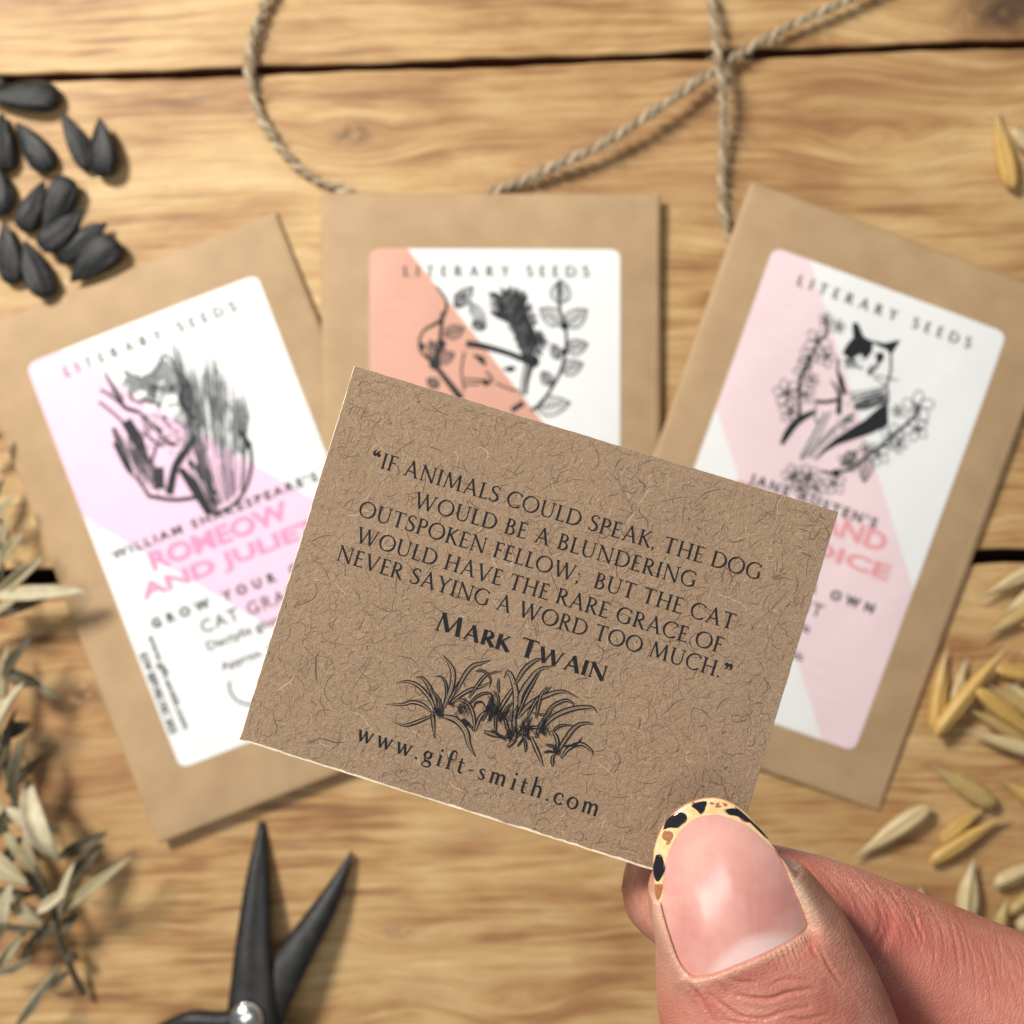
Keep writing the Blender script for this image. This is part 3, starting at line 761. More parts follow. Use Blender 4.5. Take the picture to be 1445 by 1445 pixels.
def flower(cx, cy, r, n=5, m_=1):
    a0 = rs.uniform(0, 6)
    for i in range(n):
        a = a0 + 2 * math.pi * i / n
        for sc in (1.0,):
            ink.ring(f3(cx + math.cos(a) * r * .55 * sc, cy + math.sin(a) * r * .55 * sc), r * .47 * sc / 5.16 * pxm, r * .30 * sc / 5.16 * pxm, 1.35 * pxm, m_, -a, 12)
    for i in range(5):
        a = rs.uniform(0, 6.3); ink.stroke(q([(cx, cy), (cx + math.cos(a) * r * .5, cy + math.sin(a) * r * .5)]), 1.5 * pxm, mat=m_)
    ink.disc(f3(cx, cy), r * .13 / 5.16 * pxm, mat=0)
rs = np.random.default_rng(9)
for a in [(370, 220, 100), (300, 330, 75), (430, 330, 80), (265, 430, 75), (330, 500, 55), (150, 590, 105, 6), (280, 600, 75), (170, 725, 85), (430, 60, 55), (520, 110, 50), (1110, 690, 120), (1095, 850, 95), (920, 905, 95), (820, 1040, 85), (965, 960, 70), (200, 1195, 90, 6), (310, 1200, 90, 6), (370, 1280, 80), (500, 1250, 85), (600, 1090, 80), (730, 1000, 60), (960, 720, 50), (250, 1290, 60)]: flower(*a)
leaf_out((740, 1040), (715, 1240), .22); leaf_out((560, 1120), (660, 1010), .25)
ink.disc(f3(510, 1172), 6 * pxm, mat=0)
ink.build('cat_drawing', [M_ink, M_ink2, M_ink3], labR)
sans(labR, U, k, surf, "JANE AUSTEN'S", 78, 270, 315, 14, .5, M_ink2, 1.4)
sans(labR, U, k, surf, 'PRIDE AND', 62, 292, 335, 28, 1.0, M_pinkB)
c_, w_ = line_c(U, 44, 312, 376); font_text('printed_text', 'PREJUDICE', 28 * k / .72, c_, labR, M_pinkB, surf, .23, 1.2 * k, 1, 0, w_, 29 * k)
sans(labR, U, k, surf, 'GROW YOUR OWN', 38, 308, 427, 15, .9, M_ink2, 1.9)
sans(labR, U, k, surf, 'CATMINT', 104, 240, 455, 19, 0, M_ink2, 1.2)
sans(labR, U, k, surf, 'Nepeta cataria', 110, 232, 485, 13, 0, M_ink2)
sans(labR, U, k, surf, 'Approx. 100 seeds', 104, 236, 526, 12, 0, M_ink2)

# ------------------------------------------------------------------ twine
M_tw = [flat_mat('jute_twine', (.60, .48, .33), .85, .15, .35, .9), flat_mat('jute_twine_shade', (.42, .32, .20), .85, .15, .4, .7)]
M_fuzz = flat_mat('jute_hair', (.66, .55, .38), .8, .15, .3, .5)
def make_twine(name, label, pts, seed, rad=.86, pitch=6.4, fuzz=260):
    path = np.array([list(P(x, y, z)) for x, y, z in pts])
    c = cat_path(path, 24)
    seg = np.linalg.norm(np.diff(c, axis=0), axis=1); s = np.concatenate([[0], np.cumsum(seg)])
    n = int(s[-1] / .45)
    ss = np.linspace(0, s[-1], n)
    c = np.stack([np.interp(ss, s, c[:, k]) for k in range(3)], 1)
    rs = np.random.default_rng(seed)
    base = c[n // 2].copy(); base[2] = 0
    r = root(name, base, label, 'twine', 'lengths of jute twine')
    T = np.gradient(c, axis=0); T /= np.linalg.norm(T, axis=1)[:, None]
    S = np.cross(T, [0, 0, 1]); S /= np.linalg.norm(S, axis=1)[:, None]; Uv = np.cross(S, T)
    wob = np.interp(ss, np.arange(0, s[-1] + 9, 9), rs.normal(0, .25, len(np.arange(0, s[-1] + 9, 9))))
    thick = 1 + .16 * np.interp(ss, np.arange(0, s[-1] + 5, 5), rs.normal(0, 1, len(np.arange(0, s[-1] + 5, 5))))
    for k in range(2):
        a = 2 * math.pi * ss / pitch + k * math.pi + wob
        off = S * np.cos(a)[:, None] + Uv * np.sin(a)[:, None]
        p = c + off * (rad * .66 * thick)[:, None]
        V, Fc = tube(p - base, rad * .78 * thick, 8)
        obj('strand', V, Fc, M_tw[k], r)
    m = MB()
    for i in range(fuzz):
        j = rs.integers(2, n - 2); a = rs.uniform(0, 6.28)
        d = S[j] * math.cos(a) + Uv[j] * abs(math.sin(a)) + T[j] * rs.uniform(-1.2, 1.2)
        p0 = c[j] + d * rad * .7
        L = rs.uniform(1.0, 4.4); d2 = d + rs.normal(0, .5, 3); d2[2] = abs(d2[2]) * .4
        V, Fc = tube([p0 - base, p0 + d * L * .4 - base, p0 + d * L * .6 + d2 * L * .3 - base], [.06, .05, .025], 3, False); m.add(V, Fc)
    o = m.build('loose_hairs', M_fuzz, r); o['kind'] = 'stuff'
make_twine('twine', 'long loop of jute twine curling under the top edge of the middle packet',
    [(400, -40, 2.4), (378, -5, 2.4), (357, 50, 2.4), (352, 105, 2.2), (366, 160, 2.0), (398, 212, 1.9), (438, 248, 1.8), (492, 272, 1.7), (560, 292, 1.6), (640, 290, 1.6), (704, 268, 1.9),
     (770, 240, 3.4), (850, 203, 5.0), (930, 152, 5.6), (1000, 105, 4.2), (1050, 72, 3.0), (1120, 34, 3.2), (1200, -2, 3.6), (1270, -36, 3.0)], 1, fuzz=700)
make_twine('twine', 'short straight piece of jute twine hanging down to the corner of the right packet',
    [(992, -40, 3.6), (1003, 0, 4.4), (1008, 45, 6.2), (1014, 90, 7.6), (1020, 140, 6.4), (1020, 190, 4.0), (1019, 245, 2.4), (1021, 300, 1.9), (1036, 350, 1.7), (1070, 400, 1.7)], 2, rad=.80, fuzz=380)

# ------------------------------------------------------------------ sunflower seeds
def seed_mat():
    t = NT('sunflower_hull'); co = t.coord_mm()
    m = t.n('ShaderNodeMapping'); m.inputs['Scale'].default_value = (.22, 2.2, 1.2); t.l(co, m.inputs[0])
    oi = t.n('ShaderNodeObjectInfo')
    ad = t.n('ShaderNodeVectorMath', operation='ADD'); t.l(m.outputs[0], ad.inputs[0]); t.l(oi.outputs['Random'], ad.inputs[1])
    f = t.noise(ad.outputs[0], 1.0, 4, .6)
    c = t.ramp(f, [(.35, (.007, .0075, .0085)), (.55, (.014, .0145, .015)), (.66, (.085, .08, .075))])
    t.l(c, t.b.inputs['Base Color']); t.b.inputs['Roughness'].default_value = .5; t.b.inputs['Specular IOR Level'].default_value = .3
    t.l(t.bump(f, .8, .16), t.b.inputs['Normal']); return t.m
M_seed = seed_mat()
def seed_mesh(L, W, T_, rs):
    rs_end = rs.uniform(.2, .5); lop = rs.normal(0, .05)
    n, m = 22, 40; V = []; Fc = []
    for i in range(n + 1):
        t = i / n; x = (t - .5) * L
        prof = float(np.interp(t, [0, .04, .15, .3, .45, .6, .75, .87, .95, 1], [.05, .17, .42, .68, .88, .98, 1.0, .88, .66, rs_end]))
        for k in range(m):
            a = 2 * math.pi * k / m
            rib = 1 + .05 * math.cos(a * 6 + L) + .02 * math.sin(a * 13)
            V.append((x, W / 2 * prof * math.cos(a) * rib + lop * W * math.sin(t * 3.1), T_ / 2 * prof * (abs(math.sin(a)) ** .85) * math.copysign(1, math.sin(a)) * rib))
    for i in range(n):
        for k in range(m):
            Fc.append((i * m + k, i * m + (k + 1) % m, (i + 1) * m + (k + 1) % m, (i + 1) * m + k))
    Fc.append(tuple(range(m))[::-1]); Fc.append(tuple(n * m + k for k in range(m)))
    return V, Fc
SEEDS = [  # pointed end px, blunt end px, width px, height of centre, label
 (-22, 138, 84, 136, 46, 3.6, 'large black sunflower seed lying level against the upper plank gap at the left edge'),
 (22, 172, 70, 242, 38, 2.8, 'black sunflower seed alone below the large level one, leaning to the left'),
 (86, 156, 126, 240, 36, 2.8, 'slim black sunflower seed crossing the tip of a wider one'),
 (141, 166, 146, 250, 44, 4.6, 'wide black sunflower seed standing furthest right in the upper part of the pile'),
 (2, 158, 6, 242, 40, 2.8, 'black sunflower seed cut by the left edge of the photo beside the lone leaning seed'),
 (-6, 232, -2, 304, 40, 2.8, 'black sunflower seed barely in view at the left edge below its neighbour'),
 (62, 254, 32, 328, 34, 2.8, 'narrow black sunflower seed with its tip up, at the left of the lower cluster'),
 (62, 328, 98, 250, 44, 4.4, 'black sunflower seed with its blunt end up, topmost of the lower cluster'),
 (118, 296, 56, 350, 38, 5.4, 'grey streaked sunflower seed lying on top across the lower cluster'),
 (152, 314, 80, 366, 38, 3.6, 'black sunflower seed between the grey streaked one and the broad one below it'),
 (98, 398, 168, 340, 48, 4.2, 'broad brownish black sunflower seed at the lower right of the cluster near the left packet'),
 (6, 312, 18, 402, 42, 3.0, 'black sunflower seed half hidden at the left edge in the lower cluster'),
 (34, 338, 68, 420, 46, 4.2, 'fat black sunflower seed at the very bottom of the pile'),
 (-30, 100, 6, 128, 30, 2.6, 'tip of a black sunflower seed in the corner under the plank gap'),
]
for i, (ax, ay, bx, by, w, z, lb) in enumerate(SEEDS):
    rs = np.random.default_rng(100 + i); z *= .78
    a, b = P(ax, ay, z), P(bx, by, z); L = (b - a).length; W = w * .1713 * rs.uniform(.82, .98)
    V, Fc = seed_mesh(L * .98, W * 1.05, W * .44, rs)
    m = obj('sunflower_seed', V, Fc, M_seed)
    m.location = (a + b) / 2 * MM
    m.rotation_euler = (rs.uniform(-.25, .25), rs.uniform(-.06, .06), math.atan2(b.y - a.y, b.x - a.x))
    prop(m, lb, 'seed', 'black sunflower seeds piled at the upper left')

# ------------------------------------------------------------------ oats
def oat_mat(name, c1, c2, c3):
    t = NT(name); co = t.coord_mm()
    m = t.n('ShaderNodeMapping'); m.inputs['Scale'].default_value = (.12, 2.6, 2.6); t.l(co, m.inputs[0])
    f = t.noise(m.outputs[0], 1.0, 4, .6)
    sep = t.n('ShaderNodeSeparateXYZ'); t.l(co, sep.inputs[0])
    c = t.ramp(f, [(.3, c1), (.7, c2)])
    c = t.mix(t.mapr(sep.outputs[0], 2.5, 8, 0, .75), c, (*c3, 1))
    t.l(c, t.b.inputs['Base Color']); t.b.inputs['Roughness'].default_value = .42; t.b.inputs['Specular IOR Level'].default_value = .4
    t.l(t.bump(f, .5, .1), t.b.inputs['Normal']); return t.m
M_oat = [oat_mat('golden_oat_husk', (.47, .275, .065), (.68, .45, .15), (.48, .35, .19)),
         oat_mat('straw_oat_husk', (.48, .355, .17), (.68, .555, .32), (.48, .40, .26)),
         oat_mat('green_gold_oat_husk', (.36, .24, .08), (.56, .41, .17), (.40, .30, .17))]
def oat_mesh(kind, rs):
    """husk 16 mm long along x, blunt end at -8, papery point at +8"""
    V = []; Fc = []; n, m = 26, 20
    for i in range(n + 1):
        t = i / n; x = -8 + 16 * t
        pr = math.sin(math.pi * min(t * 1.25, 1.0) ** .8) ** .75 if t < .62 else 0
        r = np.interp(t, [0, .03, .1, .25, .4, .55, .7, .82, .92, 1], [.15, .45, .78, 1.0, 1.0, .82, .50, .27, .14, .03])
        bend = .5 * (t - .5) ** 2
        for k in range(m):
            a = 2 * math.pi * k / m
            groove = 1 - (.42 if kind == 1 else .26) * math.exp(-((a - math.pi / 2) / .28) ** 2) * (1 if t < .9 else .3)
            rib = 1 + .045 * math.cos(a * 7)
            V.append((x, 1.62 * r * math.cos(a) * rib, 1.35 * r * math.sin(a) * groove * rib + bend * 4 * (1 - .3)))
    for i in range(n):
        for k in range(m):
            Fc.append((i * m + k, i * m + (k + 1) % m, (i + 1) * m + (k + 1) % m, (i + 1) * m + k))
    Fc.append(tuple(range(m))[::-1]); Fc.append(tuple(n * m + k for k in range(m)))
    # outer husk lip wrapped over one side
    b = len(V); mm = 8
    for i in range(n + 1):
        t = i / n; x = -7.7 + 16.2 * t
        r = np.interp(t, [0, .05, .15, .35, .55, .75, .9, 1], [.3, .8, 1.06, 1.1, .95, .55, .22, .02])
        for k in range(mm):
            a = math.radians(-60 + 128 * k / (mm - 1)); V.append((x, 1.66 * r * math.cos(a), 1.42 * r * math.sin(a) + .5 * (t - .5) ** 2 * 2.8))
    for i in range(n):
        for k in range(mm - 1):
            Fc.append((b + i * mm + k, b + i * mm + k + 1, b + (i + 1) * mm + k + 1, b + (i + 1) * mm + k))
    return V, Fc
oat_meshes = [mesh_data('oat_grain', *oat_mesh(k % 2, RNG), M_oat[k]) for k in range(3)]
OATS = [  # blunt end px, pointed end px, width px, kind, z, label
 (1318, 1034, 1336, 914, 24, 0, 2.0, 'upright golden oat grain touching the right edge of the right packet'),
 (1344, 1008, 1364, 928, 17, 1, 1.6, 'small pale empty husk between two golden oat grains beside the right packet'),
 (1317, 1038, 1424, 910, 25, 0, 4.4, 'long golden oat grain with a grey papery tip lying over the upright one'),
 (1404, 944, 1492, 958, 23, 0, 4.0, 'golden oat grain lying level at the right edge, topmost of the main heap'),
 (1376, 972, 1478, 1052, 25, 0, 5.0, 'long golden oat grain slanting down across the middle of the heap'),
 (1480, 1018, 1394, 966, 22, 2, 3.4, 'brownish oat husk lying behind the long slanting grain'),
 (1452, 1046, 1360, 996, 20, 2, 3.0, 'dull oat grain below and left of the long slanting grain'),
 (1478, 1066, 1362, 1030, 21, 1, 4.6, 'pale yellow oat grain with a brown frayed tip, lowest of the heap'),
 (1404, 1136, 1314, 1078, 29, 2, 2.2, 'plump greenish gold oat grain alone below the heap'),
 (1492, 1150, 1408, 1096, 24, 0, 2.4, 'golden oat grain cut by the photo edge level with the plump greenish one'),
 (1310, 1136, 1204, 1212, 27, 1, 2.6, 'pale oat grain with a dark slit beside the bottom corner of the right packet'),
 (1326, 1188, 1390, 1138, 19, 0, 2.2, 'short golden oat grain lying close above a longer one'),
 (1310, 1218, 1420, 1150, 21, 0, 2.6, 'slim golden oat grain with a long pale tip just under the short one'),
 (1363, 1300, 1373, 1212, 31, 1, 2.6, 'stubby pale oat grain pointing straight up above the index finger'),
 (1400, 1248, 1484, 1214, 24, 1, 2.6, 'light oat grain at the right edge above the finger'),
 (1422, 1288, 1492, 1240, 21, 2, 2.2, 'dull golden oat grain cut off by the right edge just above the finger'),
 (1408, 1325, 1420, 1268, 24, 2, 2.2, 'small oat grain partly hidden behind the index finger'),
 (1318, 1302, 1296, 1250, 20, 1, 2.0, 'oat tip peeping out above the finger crease'),
 (1436, 1312, 1464, 1286, 22, 1, 3.0, 'pale oat grain in the gap between finger and right edge'),
 (1476, 794, 1380, 844, 20, 1, 3.2, 'whitish pointed oat husk below the lower plank gap at the right edge'),
 (1476, 822, 1416, 866, 20, 1, 2.0, 'pale oat husk tucked under the whitish pointed one'),
 (1484, 838, 1384, 902, 20, 2, 2.6, 'long yellow oat grain under the two pale husks'),
 (1490, 900, 1438, 924, 22, 1, 2.2, 'oat grain at the right edge above the main heap'),
 (1428, 268, 1406, 152, 25, 0, 2.2, 'golden oat grain standing alone near the upper right edge'),
 (1426, 184, 1496, 242, 24, 1, 2.4, 'pale oat grain at the upper right edge beside the lone golden one'),
 (1470, 1000, 1420, 962, 18, 1, 2.4, 'frayed pale husk under the topmost grains of the heap'),
 (1462, 930, 1420, 986, 18, 1, 1.6, 'thin pale husk standing up behind the topmost grain of the heap'),
 (1500, 884, 1428, 878, 20, 0, 2.0, 'level oat grain at the right edge under the long yellow one'),
 (1496, 1075, 1440, 1092, 20, 2, 1.8, 'dull oat grain just below the heap at the right edge'),
 (1462, 1180, 1500, 1160, 20, 1, 2.0, 'oat grain barely in view at the edge under the one level with the plump grain'),
 (1500, 990, 1438, 1022, 20, 1, 5.6, 'pale oat grain lying across the golden ones at the photo edge'),
 (1455, 1330, 1500, 1300, 20, 0, 1.8, 'golden oat grain showing at the very corner between finger and edge'),
 (1430, 1000, 1500, 1010, 22, 0, 2.4, 'golden oat grain buried in the middle of the heap at the photo edge'),
]
for i, (ax, ay, bx, by, w, kd, z, lb) in enumerate(OATS):
    rs = np.random.default_rng(300 + i)
    a, b = P(ax, ay, z), P(bx, by, z); L = (b - a).length
    o = bpy.data.objects.new('oat_grain', oat_meshes[kd]); col.objects.link(o)
    o.location = (a + b) / 2 * MM
    o.scale = (L / 16.0, w * .1713 / 3.35, w * .1713 / 3.2)
    o.rotation_euler = (rs.uniform(-.5, .5), rs.uniform(-.05, .05), math.atan2(b.y - a.y, b.x - a.x))
    prop(o, lb, 'oat grain', 'oat grains scattered at the right')

# ------------------------------------------------------------------ scissors
def steel_mat():
    t = NT('blackened_steel'); co = t.coord_mm(); f = t.noise(co, .35, 4, .6); g = t.noise(co, 2.4, 3)
    t.l(t.ramp(f, [(.3, (.020, .020, .021)), (.7, (.040, .040, .039))]), t.b.inputs['Base Color'])
    t.b.inputs['Metallic'].default_value = .55; t.l(t.mapr(g, .3, .7, .42, .58), t.b.inputs['Roughness'])
    t.l(t.bump(g, .3, .05), t.b.inputs['Normal']); return t.m
M_steel = steel_mat()
M_silver = flat_mat('bright_steel_rivet', (.78, .78, .76), .22, .5, .15, .8, metallic=1.0)
pv = P(351, 1432, 11)
sc = root('scissors', (pv.x, pv.y, 0), 'open black steel scissors with a bright rivet at the bottom edge', 'scissors')
def blade_z(py): return np.interp(py, [1160, 1440, 1600], [.2, 10.5, 12.0])
def make_blade(left, right, dz, hollow):
    """left and right outline px from tip to pivot, same count"""
    l, r_ = cat_path(left, 6), cat_path(right, 6); n = len(l); m = 9
    V = []; Fc = []
    for i in range(n):
        for k in range(m):
            t = k / (m - 1); px = l[i] * (1 - t) + r_[i] * t
            z = blade_z(px[1]) + dz * min(1, (px[1] - 1150) / 200)
            wpx = np.linalg.norm(r_[i] - l[i])
            h = 1.5 * min(1, wpx / 40) * (1 - abs(2 * t - 1) ** 2.2)
            if hollow: h -= .75 * math.exp(-((t - .62) / .22) ** 2) * min(1, max(0, (i / n - .12) * 3)) * (1 if i / n < .80 else max(0, 1 - (i / n - .80) * 12))
            p = P(px[0], px[1], z); V.append((p.x - pv.x, p.y - pv.y, z + .35 + h))
    b = len(V)
    for i in range(n):
        for k in (0, m - 1):
            t = k / (m - 1); px = l[i] * (1 - t) + r_[i] * t; z = blade_z(px[1]) + dz * min(1, (px[1] - 1150) / 200); p = P(px[0], px[1], z); V.append((p.x - pv.x, p.y - pv.y, z - .4))
    for i in range(n - 1):
        for k in range(m - 1): a = i * m + k; Fc.append((a, a + m, a + m + 1, a + 1))
        Fc.append((i * m, b + 2 * i, b + 2 * i + 2, (i + 1) * m)); Fc.append((i * m + m - 1, (i + 1) * m + m - 1, b + 2 * i + 3, b + 2 * i + 1))
        Fc.append((b + 2 * i, b + 2 * i + 1, b + 2 * i + 3, b + 2 * i + 2))
    Fc.append(tuple(range(m)) + (b + 1, b)); e = (n - 1) * m; Fc.append((b + 2 * n - 2, b + 2 * n - 1) + tuple(e + k for k in range(m - 1, -1, -1)))
    return obj('blade', V, Fc, M_steel, sc)
make_blade([(365, 1160), (359, 1188), (350, 1225), (341, 1275), (332, 1335), (326, 1385), (321, 1428), (318, 1470)], [(374, 1160), (376, 1188), (379, 1230), (381, 1285), (382, 1335), (386, 1385), (390, 1428), (392, 1470)], 1.8, True)
make_blade([(495, 1201), (478, 1226), (455, 1258), (428, 1293), (398, 1332), (366, 1376), (348, 1410), (330, 1455)], [(498, 1205), (493, 1226), (483, 1260), (467, 1300), (444, 1345), (422, 1390), (404, 1430), (388, 1480)], 0.0, False)
V = []; Fc = []; n = 28
for j in range(8):
    a = math.pi / 2 * j / 7
    for k in range(n):
        b = 2 * math.pi * k / n; V.append((3.9 * math.cos(a) * math.cos(b) - .0, 3.9 * math.cos(a) * math.sin(b), 14.0 + 2.0 * math.sin(a)))
for j in range(7):
    for k in range(n): Fc.append((j * n + k, j * n + (k + 1) % n, (j + 1) * n + (k + 1) % n, (j + 1) * n + k))
b = len(V)
for k in range(n): V.append((3.9 * math.cos(2 * math.pi * k / n), 3.9 * math.sin(2 * math.pi * k / n), 12.0))
for k in range(n): Fc.append((k, b + k, b + (k + 1) % n, (k + 1) % n)); 
obj('rivet', V, [f[::-1] if i >= 7 * n else f for i, f in enumerate(Fc)], M_silver, sc)
def handle(pts, rad):
    c = cat_path(np.array(pts, float), 10); V, Fc = tube(c, rad, 14); return obj('handle', V, Fc, M_steel, sc)
handle([(4, 0, 11.5), (-6, -1.0, 12.2), (-15, -1.6, 11.5), (-26, -10, 9), (-33, -28, 6), (-30, -50, 4.5), (-17, -62, 4.5), (-6, -50, 5.5), (-5, -28, 8), (-2, -8, 11)], 2.3)
handle([(-2, 2, 10.5), (7, -5, 11), (13, -16, 10), (22, -34, 7), (22, -54, 4.5), (10, -64, 4.5), (3, -52, 5), (3, -28, 8), (2, -8, 10)], 2.3)

# ------------------------------------------------------------------ dried leafy sprigs
def leaf_mat():
    t = NT('dried_sage_green_leaf'); co = t.coord_mm(); oi = t.n('ShaderNodeObjectInfo')
    f = t.noise(co, .35, 3)
    a = t.ramp(f, [(.3, (.24, .205, .11)), (.7, (.36, .315, .185))])
    c = t.mix(t.mapr(oi.outputs['Random'], 0, 1, 0, 1), a, (.42, .36, .22, 1))
    t.l(c, t.b.inputs['Base Color']); t.b.inputs['Roughness'].default_value = .55
    t.b.inputs['Specular IOR Level'].default_value = .35
    return t.m
M_leaf = leaf_mat()
M_leafd = flat_mat('dark_green_leaf', (.12, .10, .06), .5, .3, .4, .4)
M_leafp = flat_mat('pale_dry_leaf', (.60, .53, .36), .55, .3, .25, .4)
M_stem = flat_mat('brown_green_stem', (.11, .09, .055), .7, .2, .4, .5)
def leaf_obj(base, tip, w, roll, arch, mat, r, o0):
    """base, tip: (px, py, z); w in px"""
    a, b = np.array(P(*base)), np.array(P(*tip)); d = b - a; L = np.linalg.norm(d); d /= L
    s = np.cross(d, [0, 0, 1]); s /= np.linalg.norm(s); u = np.cross(s, d)
    s, u = s * math.cos(roll) + u * math.sin(roll), -s * math.sin(roll) + u * math.cos(roll)
    n, m = 14, 6; V = []; Fc = []; W = w * .165
    for i in range(n + 1):
        t = i / n; hw = W / 2 * (math.sin(math.pi * min(1, (t * .93 + .05))) ** .8) if t < 1 else .02
        c = a + d * L * t + np.array([0, 0, 1]) * arch * 4 * t * (1 - t) + u * .0
        for k in range(m + 1):
            q = 2 * k / m - 1
            V.append(c + s * hw * q + u * (hw * .75 * abs(q) ** 1.3 + .12 * math.sin(7 * t + q * 2)) - o0)
    for i in range(n):
        for k in range(m):
            e = i * (m + 1) + k; Fc.append((e, e + 1, e + m + 2, e + m + 1))
    o = obj('leaf', V, Fc, mat, r)
    md = o.modifiers.new('thick', 'SOLIDIFY'); md.thickness = .28 * MM
    return o
def sprig(label, stem, leaves):
    s0 = np.array(P(*stem[0])); s0[2] = 0
    r = root('dried_sprig', s0, label, 'dried sprig', 'dried leafy sprigs along the left edge')
    c = cat_path([list(P(*p)) for p in stem], 8)
    V, Fc = tube(c - s0, np.linspace(.9, .45, len(c)), 7); obj('stem', V, Fc, M_stem, r)
    for (b, t_, w, roll, arch, m) in leaves: leaf_obj(b, t_, w, roll, arch, m, r, s0)
G_, D_, K_ = M_leaf, M_leafd, M_leafp
sprig('upper dried sprig with long narrow leaves reaching over the lower plank gap', [(-60, 960, 4), (-30, 900, 6), (-8, 860, 9), (2, 825, 10), (4, 780, 9)],
    [((-14, 842, 9), (126, 834, 12), 20, .5, 3, K_), ((-4, 842, 8), (62, 786, 16), 15, -.3, 2, G_), ((0, 800, 8), (34, 752, 14), 13, .2, 2, G_), ((-10, 870, 8), (70, 842, 6), 15, .2, 1, D_),
     ((-20, 880, 7), (20, 850, 14), 17, .8, 1, G_), ((2, 782, 8), (12, 730, 9), 12, .2, 1, G_), ((-24, 760, 8), (8, 775, 12), 12, .2, 1, D_)])
sprig('middle dried sprig with a dark curved leaf beside the left packet', [(-50, 1120, 4), (-20, 1060, 6), (2, 1010, 8), (8, 960, 9), (8, 930, 9)],
    [((6, 944, 9), (62, 966, 9), 20, .2, 3, D_), ((50, 957, 10), (84, 986, 5), 11, .2, 1, K_), ((4, 960, 9), (46, 898, 12), 15, .3, 2, D_), ((-12, 1054, 10), (34, 962, 16), 21, .9, 2, K_),
     ((2, 1038, 8), (44, 1020, 7), 20, .1, 1, D_), ((6, 1000, 9), (12, 905, 8), 12, .6, 1, G_), ((-8, 1010, 9), (6, 985, 12), 24, .3, 2, G_), ((-14, 1100, 8), (14, 1042, 9), 18, -.4, 2, D_)])
sprig('lowest and fullest dried sprig with twisted pale leaves at the bottom left', [(118, 1402, 3), (104, 1375, 5), (84, 1325, 8), (74, 1280, 10), (52, 1225, 11), (34, 1165, 12), (14, 1110, 10), (4, 1060, 8), (-6, 1030, 6)],
    [((40, 1100, 10), (84, 1216, 16), 30, .55, 6, K_), ((84, 1172, 12), (8, 1139, 17), 19, -.6, 3, K_), ((82, 1210, 8), (152, 1174, 9), 17, .1, 2, D_), ((92, 1256, 8), (146, 1190, 9), 18, .2, 2, D_),
     ((82, 1290, 9), (190, 1206, 12), 15, .5, 4, G_), ((84, 1300, 9), (106, 1215, 15), 14, .7, 2, K_), ((52, 1288, 12), (98, 1254, 14), 14, .3, 1, K_), ((-20, 1195, 9), (40, 1248, 13), 26, .3, 2, G_),
     ((12, 1262, 9), (62, 1304, 10), 18, .2, 2, G_), ((8, 1310, 10), (18, 1245, 14), 20, .5, 1, K_), ((-20, 1302, 9), (66, 1310, 10), 9, .2, 2, D_), ((66, 1302, 9), (30, 1354, 5), 10, .1, 1, D_),
     ((40, 1310, 9), (-4, 1370, 8), 13, .3, 4, G_), ((48, 1350, 6), (-10, 1376, 8), 13, .6, 1, K_), ((84, 1362, 7), (22, 1450, 5), 16, .9, 5, K_), ((56, 1235, 10), (2, 1150, 8), 15, .3, 2, G_),
     ((62, 1240, 9), (36, 1150, 14), 15, .6, 2, G_), ((58, 1215, 9), (50, 1130, 11), 13, .6, 2, G_), ((24, 1140, 10), (36, 1040, 12), 20, .3, 3, D_), ((10, 1090, 9), (22, 1000, 8), 14, .3, 2, D_),
     ((30, 1180, 9), (4, 1230, 7), 18, .2, 2, D_), ((46, 1215, 9), (62, 1160, 12), 14, .4, 2, K_), ((70, 1275, 8), (40, 1215, 7), 16, .3, 1, D_), ((80, 1320, 8), (112, 1286, 7), 15, .2, 1, D_),
     ((60, 1248, 8), (4, 1215, 7), 15, .3, 1, D_), ((78, 1300, 7), (50, 1330, 5), 13, .2, 1, G_), ((0, 1180, 8), (22, 1130, 9), 16, .2, 2, D_), ((20, 1160, 8), (-14, 1120, 7), 16, .2, 1, G_), ((96, 1372, 4), (62, 1395, 3), 12, .2, 1, D_), ((8, 1120, 9), (60, 1068, 8), 15, .2, 2, D_),
     ((-10, 1330, 6), (12, 1300, 8), 22, .3, 2, D_), ((92, 1340, 6), (112, 1352, 6), 14, .3, 1, D_), ((50, 1260, 8), (-12, 1250, 6), 18, .3, 2, D_)])
sprig('short dried sprig end pushed against the left edge above the plank gap', [(-40, 700, 3), (-20, 720, 4), (-6, 760, 5)],
    [((-12, 745, 6), (20, 700, 10), 12, .3, 1, G_), ((-24, 650, 5), (4, 610, 6), 12, .3, 1, D_), ((-14, 730, 6), (6, 675, 6), 14, .3, 1, D_)])

